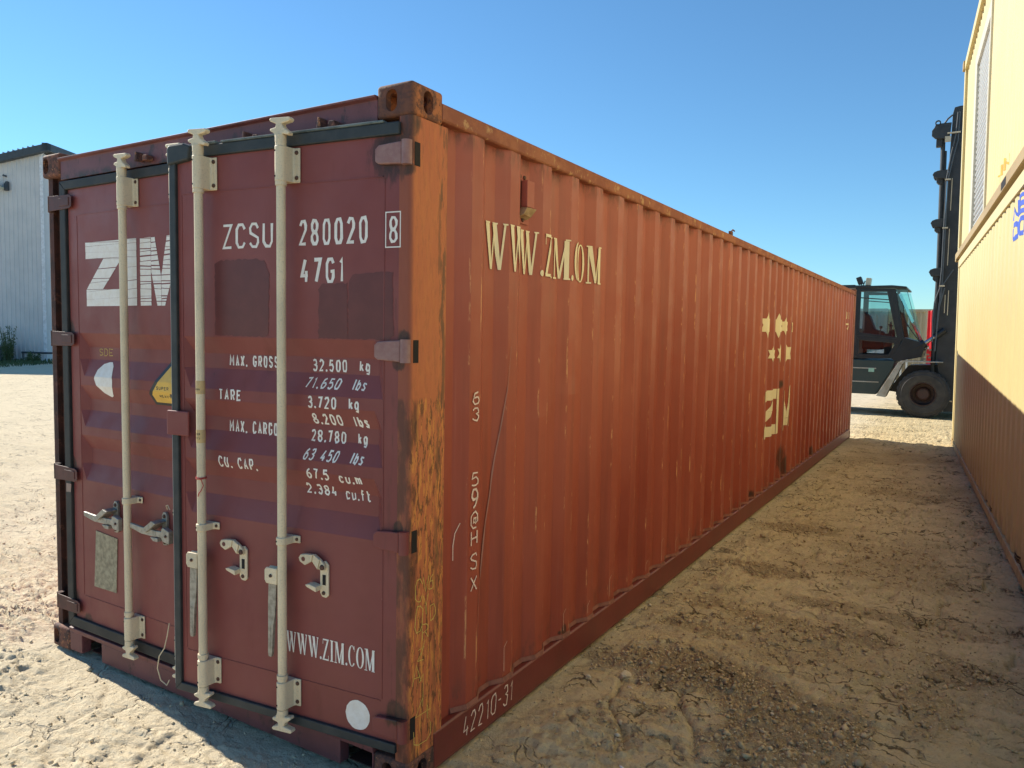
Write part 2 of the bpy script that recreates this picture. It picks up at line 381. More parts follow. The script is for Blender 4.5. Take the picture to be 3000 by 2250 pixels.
def build(name, mb, mats, parent=None, local=False, smooth=False, bevel=0.0, label=None, clean=True, loc=None, each=False):
    if each:
        for p_ in pieces(mb): o = build(name, p_, mats, parent, local, smooth, bevel, label, clean)
        return o
    """world-space geometry unless local=True (then in the parent's frame)"""
    me = bpy.data.meshes.new(name)
    me.from_pydata(mb.v, [], mb.f)
    mats = mats if isinstance(mats, (list, tuple)) else [mats]
    for m in mats: me.materials.append(m)
    if len(mats) > 1: me.polygons.foreach_set('material_index', mb.mi)
    if clean:
        bm = bmesh.new(); bm.from_mesh(me); bmesh.ops.recalc_face_normals(bm, faces=bm.faces); bm.to_mesh(me); bm.free()
    if smooth:
        me.polygons.foreach_set('use_smooth', [True] * len(me.polygons))
        try: me.set_sharp_from_angle(angle=math.radians(38))
        except Exception: pass
    me.update()
    o = bpy.data.objects.new(name, me); link(o)
    wm = Matrix.Identity(4)
    if loc is not None:
        for v in me.vertices: v.co -= Vector(loc)
        o.location = loc; wm = Matrix.Translation(loc)
    if parent is not None:
        o.parent = parent
        if local: wm = WM[parent.name] @ wm
        else: o.matrix_parent_inverse = WM[parent.name].inverted()
    WM[o.name] = wm
    if bevel:
        b = o.modifiers.new("bevel", 'BEVEL'); b.width = bevel; b.segments = 2; b.limit_method = 'ANGLE'; b.angle_limit = math.radians(40)
        b.harden_normals = False
    if label: o['label'] = label
    return o

# ---- lettering: strokes and polygons drawn in 2D, clipped at folds and laid on the surface
G = {
 '0': [[(.25, 0), (0, .2), (0, .8), (.25, 1), (.75, 1), (1, .8), (1, .2), (.75, 0), 'c']],
 '1': [[(.15, .82), (.6, 1), (.6, 0)]],
 '2': [[(0, .8), (.3, 1), (.75, 1), (1, .8), (.95, .62), (0, 0), (1, 0)]],
 '3': [[(0, .88), (.3, 1), (.75, 1), (.95, .8), (.9, .62), (.5, .53), (1, .4), (1, .18), (.75, 0), (.25, 0), (0, .14)]],
 '4': [[(.55, 1), (0, .28), (1, .28)], [(.75, .5), (.75, 0)]],
 '5': [[(.95, 1), (.1, 1), (.05, .58), (.7, .62), (1, .42), (1, .2), (.7, 0), (.25, 0), (0, .14)]],
 '6': [[(.8, 1), (.3, .85), (0, .45), (0, .2), (.25, 0), (.75, 0), (1, .2), (1, .4), (.75, .58), (.05, .5)]],
 '7': [[(0, 1), (1, 1), (.35, 0)]],
 '8': [[(.25, .53), (.05, .68), (.05, .85), (.3, 1), (.7, 1), (.95, .85), (.95, .68), (.75, .53), 'c'], [(.25, .47), (0, .32), (0, .15), (.27, 0), (.73, 0), (1, .15), (1, .32), (.75, .47), 'c']],
 '9': [[(.2, 0), (.7, .15), (1, .55), (1, .8), (.75, 1), (.25, 1), (0, .8), (0, .6), (.25, .42), (.95, .5)]],
 'Z': [[(0, 1), (1, 1), (0, 0), (1, 0)]], 'C': [[(1, .8), (.75, 1), (.25, 1), (0, .8), (0, .2), (.25, 0), (.75, 0), (1, .2)]],
 'S': [[(1, .82), (.75, 1), (.25, 1), (.02, .82), (.05, .62), (.95, .38), (1, .18), (.75, 0), (.25, 0), (0, .18)]],
 'U': [[(0, 1), (0, .2), (.25, 0), (.75, 0), (1, .2), (1, 1)]],
 'G': [[(1, .8), (.75, 1), (.25, 1), (0, .8), (0, .2), (.25, 0), (.75, 0), (1, .2), (1, .45), (.55, .45)]],
 'M': [[(0, 0), (0, 1), (.5, .35), (1, 1), (1, 0)]], 'A': [[(0, 0), (.5, 1), (1, 0)], [(.2, .33), (.8, .33)]],
 'X': [[(0, 0), (1, 1)], [(0, 1), (1, 0)]], 'R': [[(0, 0), (0, 1), (.75, 1), (1, .85), (1, .62), (.75, .48), (.06, .48)], [(.5, .46), (1, 0)]],
 'O': [[(.25, 0), (0, .2), (0, .8), (.25, 1), (.75, 1), (1, .8), (1, .2), (.75, 0), 'c']],
 'T': [[(0, 1), (1, 1)], [(.5, .96), (.5, 0)]], 'E': [[(1, 1), (0, 1), (0, 0), (1, 0)], [(.06, .5), (.85, .5)]],
 'L': [[(0, 1), (0, 0), (1, 0)]],
 'P': [[(0, 0), (0, 1), (.75, 1), (1, .85), (1, .6), (.75, .45), (.06, .45)]], 'H': [[(0, 0), (0, 1)], [(1, 0), (1, 1)], [(.06, .5), (.94, .5)]],
 'V': [[(0, 1), (.5, 0), (1, 1)]], 'Y': [[(0, 1), (.5, .5), (1, 1)], [(.5, .5), (.5, 0)]], 'N': [[(0, 0), (0, 1), (1, 0), (1, 1)]],
 'I': [[(.5, 0), (.5, 1)]], 'D': [[(0, 0), (0, 1), (.6, 1), (1, .75), (1, .25), (.6, 0), 'c']], '/': [[(0, 0), (1, 1)]], '-': [[(.1, .5), (.9, .5)]],
 'W': [[(0, 1), (.28, 0), (.5, .75), (.72, 0), (1, 1)]],
 'k': [[(0, 1), (0, 0)], [(.9, .65), (.08, .3)], [(.35, .42), (1, 0)]],
 'g': [[(1, .65), (1, -.15), (.75, -.3), (.1, -.25)], [(.95, .5), (.7, .68), (.25, .68), (0, .5), (0, .2), (.25, .02), (.7, .02), (.94, .2)]],
 'l': [[(.5, 1), (.5, 0)]], 'b': [[(0, 1), (0, 0)], [(.06, .1), (.7, 0), (1, .2), (1, .5), (.7, .65), (.06, .55)]],
 's': [[(1, .55), (.7, .66), (.2, .66), (.05, .5), (.95, .2), (.8, 0), (.2, 0), (0, .12)]],
 'c': [[(1, .5), (.7, .66), (.25, .66), (0, .48), (0, .18), (.25, 0), (.7, 0), (1, .15)]],
 'u': [[(0, .66), (0, .15), (.25, 0), (.7, 0), (1, .15)], [(1, .66), (1, 0)]],
 'm': [[(0, 0), (0, .66), (.4, .64), (.5, .5), (.5, 0)], [(.5, .56), (.85, .66), (1, .5), (1, 0)]],
 'f': [[(1, .95), (.6, 1), (.4, .8), (.4, 0)], [(0, .62), (.9, .62)]], 't': [[(.35, 1), (.35, .14), (.65, 0), (1, .08)], [(0, .66), (.9, .66)]],
 '@': [[(.7, .35), (.35, .35), (.35, .65), (.7, .65), (.72, .3), (1, .35), (1, .8), (.7, 1), (.25, 1), (0, .75), (0, .2), (.3, 0), (.8, 0)]],
 '.': [], ' ': [],
}
NARROW = {'1': .7, 'I': .5, '.': .35, ' ': .75, 'l': .45, 't': .95, 'f': 1.0, 'M': 1.25, 'W': 1.35, 'm': 1.25, '/': .8, '-': .7}
def ribbon(pts, w, closed=False):
    P = [Vector(p) for p in pts]; n = len(P); ws = w if isinstance(w, list) else [w] * n; L = []; R = []
    for i in range(n):
        a = P[(i - 1) % n] if (closed or i > 0) else None; b = P[(i + 1) % n] if (closed or i < n - 1) else None
        d1 = (P[i] - a).normalized() if a is not None else (b - P[i]).normalized()
        d2 = (b - P[i]).normalized() if b is not None else d1
        n1 = Vector((-d1.y, d1.x)); n2 = Vector((-d2.y, d2.x)); m = (n1 + n2)
        m = m.normalized() if m.length > .2 else n1
        k = min(1.7, 1 / max(.35, m.dot(n1))); L.append(P[i] + m * ws[i] * k); R.append(P[i] - m * ws[i] * k)
    return [[L[i], R[i], R[(i + 1) % n], L[(i + 1) % n]] for i in range(n if closed else n - 1)]
def ring_poly(c, rx, rz, n=14, jag=0.0, r=rnd):
    return [Vector((c[0] + rx * math.cos(2 * math.pi * k / n) * (1 + r.uniform(-jag, jag)), c[1] + rz * math.sin(2 * math.pi * k / n) * (1 + r.uniform(-jag, jag)))) for k in range(n)]
def text2d(txt, x0, x1, z0, z1, w, slant=0.0, jit=.0012, gap=.38):
    """list of (layer, polygon) filling the box"""
    tot = sum(NARROW.get(c, 1.0) for c in txt) + gap * (len(txt) - 1); s = (x1 - x0) / tot; x = x0; out = []; H = z1 - z0
    for ch in txt:
        cw = NARROW.get(ch, 1.0) * s
        if ch == '.': out.append((0, ring_poly((x + cw * .5, z0 + w * 1.1), w * 1.3, w * 1.4, 8)))
        for k, st in enumerate(G[ch]):
            cl = st[-1] == 'c'; pts = [p for p in st if p != 'c']
            q = [Vector((x + w + p[0] * (cw - 2 * w) + slant * p[1] * H + rnd.uniform(-jit, jit), z0 + w + p[1] * (H - 2 * w) + rnd.uniform(-jit, jit))) for p in pts]
            ww = [w * rnd.uniform(.78, 1.15) for _ in q]
            out += [(k, r) for r in ribbon(q, ww, cl)]
        x += cw + gap * s
    return out
def clip(poly, a, b, c):
    """keep side a*x+b*z<=c"""
    out = []; n = len(poly)
    for i in range(n):
        p, q = poly[i], poly[(i + 1) % n]; dp = a * p[0] + b * p[1] - c; dq = a * q[0] + b * q[1] - c
        if dp <= 0: out.append(p)
        if (dp < 0 < dq) or (dq < 0 < dp): out.append(p + (q - p) * (dp / (dp - dq)))
    return out
def drape(polys, fn, cuts, axis):
    """cut 2D polygons at `cuts` along axis (0 = x, 1 = z) and map each piece with fn(x, z, lift)"""
    mb = MB()
    for lay, poly in polys:
        lo = min(p[axis] for p in poly); hi = max(p[axis] for p in poly)
        cs = [lo - 1] + [c for c in cuts if lo < c < hi] + [hi + 1]
        for i in range(len(cs) - 1):
            ab = (1, 0) if axis == 0 else (0, 1)
            p = clip(poly, ab[0], ab[1], cs[i + 1]); p = clip(p, -ab[0], -ab[1], -cs[i]) if len(p) > 2 else p
            if len(p) < 3: continue
            eps = 1e-5; mid = (max(lo, cs[i]) + min(hi, cs[i + 1])) / 2
            vs = []
            for q in p:
                qq = (q[0], q[1]); vs.append(fn(qq[0], qq[1], .0012 + lay * .0004))
            mb.add(vs, [tuple(range(len(vs)))])
    return mb
SERIF = {
 'W': [[(.02, 1), (.23, 1), (.40, 0), (.30, 0)], [(.33, 0), (.40, 0), (.55, .86), (.50, .92)], [(.40, 1), (.62, 1), (.78, 0), (.68, 0)], [(.71, 0), (.78, 0), (.95, 1), (.88, 1)],
       [(0, 1.0), (.26, 1.0), (.24, .965), (.02, .965)], [(.39, 1.0), (.66, 1.0), (.64, .965), (.41, .965)], [(.82, 1.0), (1, 1.0), (1, .965), (.84, .965)]],
 'Z': [[(.05, 1), (.95, 1), (.92, .93), (.08, .93)], [(.05, 1), (.10, 1), (.09, .75), (.03, .75)], [(.68, .93), (.92, .93), (.30, .07), (.05, .07)], [(.03, .07), (.97, .07), (.97, 0), (.03, 0)], [(.92, .25), (.98, .25), (.97, 0), (.90, 0)]],
 'I': [[(.28, .96), (.72, .96), (.72, .04), (.28, .04)], [(.05, 1), (.95, 1), (.95, .96), (.05, .96)], [(.05, .04), (.95, .04), (.95, 0), (.05, 0)]],
 'M': [[(.11, .98), (.18, .98), (.18, .04), (.11, .04)], [(.08, 1), (.31, 1), (.56, .02), (.45, .02)], [(.50, .15), (.79, 1), (.85, .98), (.56, .02)], [(.72, .96), (.94, .96), (.94, .04), (.72, .04)], [(.02, .04), (.28, .04), (.28, 0), (.02, 0)], [(.70, .04), (1, .04), (1, 0), (.70, 0)], [(.02, 1), (.2, 1), (.2, .965), (.02, .965)], [(.76, 1), (1, 1), (1, .965), (.76, .965)]],
}
def serif2d(txt, x0, x1, z0, z1, gap=.10):
    wd = {'W': 1.42, 'M': 1.30, 'I': .5, '.': .3, 'Z': .85, 'C': .9, 'O': .95}
    tot = sum(wd[c] for c in txt) + gap * (len(txt) - 1); s = (x1 - x0) / tot; x = x0; out = []; H = z1 - z0
    for ch in txt:
        cw = wd[ch] * s
        if ch == '.': out.append((0, ring_poly((x + cw / 2, z0 + cw * .45), cw * .42, cw * .55, 10)))
        elif ch in 'OC':
            m = 20; a0, a1 = (0, 2 * math.pi) if ch == 'O' else (math.radians(42), math.radians(318))
            n = m if ch == 'O' else m + 1; pts = []; ws = []
            for k in range(n):
                a = a0 + (a1 - a0) * k / m; pts.append(Vector((x + cw * (.5 + .40 * math.cos(a)), z0 + H * (.5 + .48 * math.sin(a))))); ws.append(cw * (.032 + .095 * abs(math.cos(a)) ** 1.3))
            out += [(0, r) for r in ribbon(pts, ws, ch == 'O')]
            if ch == 'C': out.append((1, [Vector((x + cw * .80, z0 + H * .98)), Vector((x + cw * .86, z0 + H * .98)), Vector((x + cw * .86, z0 + H * .72)), Vector((x + cw * .82, z0 + H * .72))]))
        else:
            for k, poly in enumerate(SERIF[ch]):
                out.append((k, [Vector((x + cw * p[0], z0 + H * p[1])) for p in poly]))
        x += cw + gap * s
    return out
def crack(polys, r, zmin, zmax, hmin=.012, hmax=.045, gap=.0022):
    """break vinyl letters into strips with slanted cracks"""
    out = []; z = zmin; lines = []
    while z < zmax:
        z += r.uniform(hmin, hmax); lines.append((z, r.uniform(-.06, .06)))
    for lay, poly in polys:
        prev = None; cx = sum(p[0] for p in poly) / len(poly)
        for z, sl in lines + [(zmax + 1, 0)]:
            g = gap * r.uniform(.3, 1.2)
            p = clip(poly, -sl, 1, z - sl * cx - g)
            if prev is not None and len(p) > 2: p = clip(p, prev[1], -1, -(prev[0] - prev[1] * cx))
            if len(p) > 2: out.append((lay, [Vector((q[0] + r.uniform(-.0012, .0012), q[1] + r.uniform(-.0008, .0008))) for q in p]))
            prev = (z, sl)
    return out

# ================================================================ THE RED CONTAINER
W, L, H = 2.438, 12.192, 2.591
P0, PER = .379, .2865
def corr_y(y):
    t = (y - P0) % PER
    if t < .078: d = 0
    elif t < .144: d = -(t - .078) / .066
    elif t < .2205: d = -1
    else: d = -1 + (t - .2205) / .066
    return d * .036
DENTS = [(1.30, 1.42, .16, .03, .006), (1.02, 1.33, .12, .02, .005), (6.5, .42, .22, .22, -.018), (1.9, 1.48, .10, .03, .005), (4.2, .5, .4, .2, -.008), (9.3, .6, .5, .3, -.010), (2.6, 1.1, .25, .4, -.012), (3.5, 1.7, .3, .3, .008), (5.0, 1.2, .35, .5, -.012), (7.7, 1.5, .4, .4, -.010), (2.05, .42, .12, .10, -.012), (8.6, .35, .3, .15, -.014)]
def dent(y, z):
    return sum(a * math.exp(-((y - cy) / ry) ** 2 - ((z - cz) / rz) ** 2) for cy, cz, ry, rz, a in DENTS)
YC = []
k = -1
while P0 + k * PER < 12.1:
    YC += [P0 + k * PER + q for q in (0, .078, .144, .2205)]; k += 1
def side_pt(y, z, lift=0): return (corr_y(y) + dent(y, z) * .6 + lift, y, z)

box_c = empty("shipping_container", (-W / 2, L / 2, 0), label="long rust-red corrugated shipping container with white locking bars and one door slightly ajar", cat="shipping container")

def corr_panel(x, sgn, z0=.155, z1=2.495, y0=.20, y1=11.99, nz=26):
    ys = sorted(set([y0] + [c for c in YC if y0 < c < y1] + [y1])); mb = MB(); n = len(ys)
    fine = []
    for a, b in zip(ys[:-1], ys[1:]): fine += [a, (a + b) / 2] if sgn > 0 else [a]
    ys = fine + [ys[-1]]; n = len(ys)
    zs = [z0 + (z1 - z0) * i / nz for i in range(nz + 1)]
    vs = [(x + sgn * (corr_y(y) + (dent(y, z) * .6 if sgn > 0 else 0)), y, z) for z in zs for y in ys]
    mb.add(vs, [(i * n + j, i * n + j + 1, (i + 1) * n + j + 1, (i + 1) * n + j) for i in range(nz) for j in range(n - 1)]); return mb
mb = corr_panel(-.002, 1)
build("side_panel", mb, M_SIDE, box_c, label="near corrugated side with cream lettering and chalk marks")
build("side_panel", corr_panel(-W + .002, -1, nz=1), M_SIDE, box_c)
# end wall, roof, floor
mb = MB(); mb.box(-W + .05, -.05, L - .06, L - .03, .15, 2.5); build("end_wall", mb, M_SIDE, box_c)
mb = MB(); n = 56
for i in range(n):
    y0 = .12 + (L - .24) * i / n; y1 = .12 + (L - .24) * (i + 1) / n
    mb.add([(-W + .06, y0, 2.545), (-.06, y0, 2.545), (-.06, (y0 + y1) / 2, 2.56), (-W + .06, (y0 + y1) / 2, 2.56), (-.06, y1, 2.545), (-W + .06, y1, 2.545)], [(0, 1, 2, 3), (3, 2, 4, 5)])
build("roof_panel", mb, M_SIDE, box_c)
mb = MB(); mb.box(-W + .06, -.06, .06, L - .06, .12, .15); build("floor", mb, M_DARKPOST, box_c)
# rails
for sg, xo in ((1, 0.0), (-1, -W)):
    mb = MB()
    pr_ = [(xo + sg * a, b) for a, b in ((-.06, .160), (-.004, .167), (.004, .160), (.006, .030), (.0, .012), (-.035, .010), (-.05, .04), (-.05, .15))]
    mb.prism(pr_, .16, L - .16, 1); build("bottom_rail", mb, M_RAIL, box_c, bevel=.003)
    mb = MB()
    mb.prism([(xo + sg * a, b) for a, b in ((-.07, 2.556), (-.004, 2.556), (.006, 2.548), (.006, 2.497), (.0, 2.490), (-.06, 2.490))], .17, L - .17, 1)
    build("top_rail", mb, M_TOPRAIL, box_c, bevel=.003)
# dusty weld seam along the bottom rail: wavy line following the corrugation foot
mb = MB(); pts = []
ys = [y for y in YC if .24 < y < 11.9]
for a, b in zip(ys[:-1], ys[1:]):
    for q in (a, b):
        pass
for y in ys: pts.append((corr_y(y) + .001, y))
for (xa, ya), (xb, yb) in zip(pts[:-1], pts[1:]):
    mb.add([(xa, ya, .188), (xb, yb, .188), (xb + .006, yb, .168), (xa + .006, ya, .168)], [(0, 1, 2, 3)])
M_SEAM = simple("dusty_seam", (.34, .13, .085), .8, col2=(.20, .07, .045), scale=18)
build("weld_seam", mb, M_SEAM, box_c)
# corner posts
def post(sx, y0, mat, front):
    x_out = 0 if sx > 0 else -W; mb = MB(); r = .018
    xi = x_out - sx * .055; yb = y0 + (.222 if front else -.2); dy = 1 if front else -1
    poly = []
    for i in range(7):
        a = math.pi / 2 * i / 6; poly.append((x_out - sx * r + sx * r * math.sin(a), y0 + dy * (r - r * math.cos(a))))
    poly = [(xi, y0)] + poly + [(x_out, yb - dy * .012), (x_out - sx * .012, yb), (x_out - sx * .05, yb), (x_out - sx * .05, y0 + dy * .06), (xi, y0 + dy * .05)]
    mb.prism(poly, .118, H - .118, 2); return mb
build("corner_post", post(1, 0, None, True), M_POST, box_c, smooth=True, label="scraped orange corner post")
build("corner_post", post(-1, 0.02, None, True), M_DARKPOST, box_c, smooth=True)
build("corner_post", post(1, L, None, False), M_TOPRAIL, box_c, smooth=True)
build("corner_post", post(-1, L, None, False), M_TOPRAIL, box_c, smooth=True)
mb = MB(); mb.box(-W + .055, -W + .16, .045, .11, .118, H - .118); build("post_channel", mb, M_DARKPOST, box_c)
mb = MB(); mb.box(-.16, -.055, .035, .11, .118, H - .118); build("post_channel", mb, M_DARKPOST, box_c)
# chalk marks on the post's side (material keeps the rust)
# castings with oval holes: bevelled steel blocks, holes cut through to an inner cavity
def slot(rx, rz, c, nrm, depth):
    """capsule shaped cutter; rx, rz half sizes across and up"""
    n = 28; m_ = min(rx, rz); vs = []; ax = {'x': 0, 'y': 1, 'z': 2}[nrm]; o1, o2 = [(1, 2), (0, 2), (0, 1)][ax]
    for d in (-depth, depth):
        for k in range(n):
            a = 2 * math.pi * (k + .5) / n; p = [0, 0, 0]
            p[o1] = math.copysign(max(rx - m_, 0), math.cos(a)) + m_ * math.cos(a); p[o2] = math.copysign(max(rz - m_, 0), math.sin(a)) + m_ * math.sin(a); p[ax] = d
            vs.append(tuple(c[i] + p[i] for i in range(3)))
    return vs, [tuple(range(n)), tuple(range(2 * n - 1, n - 1, -1))] + [(k, (k + 1) % n, (k + 1) % n + n, k + n) for k in range(n)]
def casting(x0, x1, y0, y1, z0, z1, bev, cuts):
    bm = bmesh.new(); bmesh.ops.create_cube(bm, size=1)
    for v in bm.verts: v.co = Vector(((x0 + x1) / 2 + v.co.x * (x1 - x0), (y0 + y1) / 2 + v.co.y * (y1 - y0), (z0 + z1) / 2 + v.co.z * (z1 - z0)))
    bmesh.ops.bevel(bm, geom=bm.edges[:], offset=bev, segments=4, profile=.5, affect='EDGES')
    me = bpy.data.meshes.new("tmp"); bm.to_mesh(me); bm.free(); o = bpy.data.objects.new("tmp", me); sc.collection.objects.link(o); tmp = [o]
    c = MB(); t = .027; c.box(x0 + t, x1 - t, y0 + t, y1 - t, z0 + t, z1 - t); parts = [(c.v, c.f)] + cuts
    for vs, fs in parts:
        m2 = bpy.data.meshes.new("tmp"); m2.from_pydata(vs, [], fs); b_ = bmesh.new(); b_.from_mesh(m2); bmesh.ops.recalc_face_normals(b_, faces=b_.faces); b_.to_mesh(m2); b_.free()
        co_ = bpy.data.objects.new("tmp", m2); sc.collection.objects.link(co_); tmp.append(co_)
        md = o.modifiers.new("b", 'BOOLEAN'); md.operation = 'DIFFERENCE'; md.solver = 'EXACT'; md.object = co_
    bpy.context.view_layer.update(); dg = bpy.context.evaluated_depsgraph_get(); ev = o.evaluated_get(dg); m3 = ev.to_mesh()
    mb = MB(); mb.v = [tuple(v.co) for v in m3.vertices]; mb.f = [tuple(p.vertices) for p in m3.polygons]; mb.mi = [0] * len(mb.f); ev.to_mesh_clear()
    for q_ in tmp: d_ = q_.data; bpy.data.objects.remove(q_); bpy.data.meshes.remove(d_)
    return mb
e = .003
for (xx, yy, zz) in [(a, b, c) for a in (0, 1) for b in (0, 1) for c in (0, 1)]:
    x0, x1 = ((-.162, e) if xx else (-W - e, -W + .162)); y0, y1 = ((-e, .178) if not yy else (L - .178, L + e)); z0, z1 = ((0, .118) if not zz else (H - .118, H))
    cx, cy, cz = (x0 + x1) / 2, (y0 + y1) / 2, (z0 + z1) / 2
    cuts = [slot(.026, .039, (cx - .012 if xx else cx - .045, y0 if not yy else y1, cz), 'y', .031), slot(.028, .041, (x1 if xx else x0, cy, cz), 'x', .031)]
    if zz: cuts.append(slot(.031, .060, (cx, cy, z1), 'z', .031))
    mat_ = M_CASTO if (xx and not yy and zz) else M_CAST
    build("corner_casting", casting(x0, x1, y0, y1, z0, z1, .014 if not yy else .008, cuts), mat_, box_c, smooth=True, label="orange and brown rusted top corner casting nearest the camera" if mat_ is M_CASTO else None)
# header, with stiffener lip, and keepers for the cams
mb = MB()
mb.prism([(.004, 2.452), (.004, 2.545), (-.012, 2.552), (-.012, 2.560), (.09, 2.560), (.09, 2.452)], -W + .162, -.162, 0)
build("door_header", mb, M_HEADER, box_c, bevel=.002)
mb = MB(); mb.prism([(.075, .110), (-.002, .110), (-.006, .135), (.03, .142), (.075, .142)], -W + .162, -.162, 0)
# sill with two fork pockets near the castings
mb.prism([(-W + .162, 0.012), (-2.165, .012), (-2.165, .110), (-W + .162, .110)], .0, .05, 1)
mb.prism([(-1.985, .012), (-.335, .012), (-.335, .110), (-1.985, .110)], .0, .05, 1)
mb.prism([(-.170, .012), (-.162, .012), (-.162, .110), (-.170, .110)], .0, .05, 1)
build("door_sill", mb, M_HEADER, box_c, bevel=.003)
for xa, xb in ((-2.165, -1.985), (-.335, -.170)):
    mb = MB(); mb.box(xa + .001, xb - .001, .05, .30, .010, .014); mb.box(xa + .001, xb - .001, .05, .30, .104, .108); mb.box(xa + .001, xb - .001, .29, .295, .014, .104)
    build("fork_pocket", mb, M_DARKPOST, box_c)
# keepers on the header (two rusty lugs per cam) and stubs on the sill
for xk in (-1.03, -.60, -.535 + .0):
    pass
for uk in (-.925, -.505, -1.66):
    mb = MB()
    mb.prism([(uk + .075, 2.468), (uk + .095, 2.468), (uk + .092, 2.505), (uk + .082, 2.512)], -.035, .003, 1)
    mb.prism([(uk + .125, 2.466), (uk + .165, 2.466), (uk + .160, 2.490), (uk + .135, 2.492)], -.030, .003, 1)
    build("cam_keeper", mb, M_CAST, box_c, bevel=.003, each=True)

# ---------------------------------------------------------------- doors
HINGE = Vector((-.055, 0, 0)); D = Vector((-.99390489, -.11024098, 0))
ang_r = math.atan2(D.y, D.x)
# corrugation across the door leaf: (z, depth) knots
DZ = [(2.465, 0), (1.681, 0), (1.612, -1), (1.550, -1), (1.466, 0), (1.421, 0), (1.350, -1), (1.292, -1), (1.212, 0), (1.168, 0), (1.098, -1), (1.020, -1), (.938, 0), (.145, 0)]
ZC = sorted(z for z, _ in DZ[1:-1])
DD = .030
def dz(z):
    for (a, da), (b, db) in zip(DZ[:-1], DZ[1:]):
        if b <= z <= a: return (da + (db - da) * (a - z) / (a - b)) * DD
    return 0
def make_door(loc, ang, width, u_in0, u_in1, name_label, uh):
    """local frame: x = u from the hinge to the free edge, -? y outward handled by the map below"""
    o = empty("door", loc, (0, 0, ang)); 
    return o
def door_pt(u, z, lift=0, ua=.066, ub=1.068): 
    # local: x = u, y = outward
    ramp = 0
    if ua < u < ub: ramp = min(1, (u - ua) / .035, (ub - u) / .035)
    return (u, dz(z) * ramp + lift, z)
def leaf(u0, u1, ua, ub, z0, z1):
    us = [u0, ua, ua + .035, ub - .035, ub, u1]; zs = sorted([z0] + [z for z in ZC] + [2.27, .33] + [z1]); mb = MB(); n = len(us)
    vs = [door_pt(u, z, 0, ua, ub) for z in zs for u in us]
    mb.add(vs, [(i * n + j, i * n + j + 1, (i + 1) * n + j + 1, (i + 1) * n + j) for i in range(len(zs) - 1) for j in range(n - 1)])
    # back and edges
    mb.add([(u0, 0, z0), (u1, 0, z0), (u1, 0, z1), (u0, 0, z1), (u0, -.048, z0), (u1, -.048, z0), (u1, -.048, z1), (u0, -.048, z1)], [(4, 5, 6, 7), (0, 1, 5, 4), (1, 2, 6, 5), (2, 3, 7, 6), (3, 0, 4, 7)])
    # inset weld lines of the panel
    for za in (2.268, .332): mb.box(ua + .002, ub - .002, .0, .0022, za - .0022, za + .0022)
    for uu in (ua - .004, ub + .004):
        mb.box(uu - .0018, uu + .0018, .0, .0018, .34, 2.262)
    return mb
def door_object(name, mb, mat, loc, ang):
    me_o = build(name, mb, mat)
    me_o.parent = box_c; wm = Matrix.Translation(loc) @ Matrix.Rotation(ang, 4, 'Z')
    me_o.matrix_parent_inverse = WM[box_c.name].inverted(); me_o.location = loc; me_o.rotation_euler = (0, 0, ang)
    WM[me_o.name] = wm; return me_o
door_r = door_object("door", leaf(-.006, 1.100, .066, 1.068, .182, 2.412), M_DOOR, HINGE, ang_r)
door_r['label'] = "right door leaf with ownership number and weights, standing slightly open"
door_l = door_object("door", leaf(1.215, 2.205, 1.235, 2.125, .205, 2.398), M_DOOR, Vector((0, 0.0, 0)), math.pi)
door_l['label'] = "left door leaf with cracked white logo"
def sub(name, mb, mat, d, **k): return build(name, mb, mat, d, local=True, **k)

M_RUBBERD = simple('door_rubber_dark', (.013, .016, .017), .65, col2=(.040, .036, .032), scale=9)
# gaskets: rubber profile round each leaf, dusty on top
def gasket(d, u0, u1, z0, z1, w, wt, mat=M_RUBBER, skip=None):
    mb = MB(); o0, o1 = -.02, .014
    iu0, iu1, iz0, iz1 = u0 + (0 if skip == 'lo' else w), u1 - w, z0 + w, z1 - wt
    if skip != 'lo': mb.prism([(u0, z0), (iu0, iz0), (iu0, iz1), (u0, z1)], o0, o1, 1)
    mb.prism([(u1, z0), (u1, z1), (iu1, iz1), (iu1, iz0)], o0, o1, 1)
    mb.prism([(u0, z1), (iu0, iz1), (iu1, iz1), (u1, z1)], o0, o1, 1)
    mb.prism([(u0, z0), (u1, z0), (iu1, iz0), (iu0, iz0)], o0, o1, 1)
    sub("gasket", mb, mat, d, bevel=.004)
gasket(door_r, -.006, 1.130, .148, 2.452, .036, .044, skip='lo')
mb = MB(); mb.box(.06, .835, -.018, .018, 2.4525, 2.462); mb.box(.865, .925, -.018, .018, 2.4525, 2.464); mb.box(.94, 1.00, -.018, .018, 2.4525, 2.462)
sub("gasket_lip", mb, M_RUBBERTOP, door_r, bevel=.003, each=True)
mb = MB(); mb.prism([(1.01, 2.40), (1.133, 2.385), (1.136, 2.455), (1.122, 2.468), (1.04, 2.470), (1.00, 2.455)], -.02, .022, 1); sub("gasket_corner", mb, M_RUBBER, door_r, bevel=.008)
gasket(door_l, 1.19, 2.262, .155, 2.440, .052, .044, M_RUBBERD)
# pale seal edge on the free side of the right leaf
mb = MB(); mb.box(1.1315, 1.136, -.015, .008, .17, 2.37); sub("edge_strip", mb, simple("edge_strip_grey", (.38, .42, .42), .6), door_r)

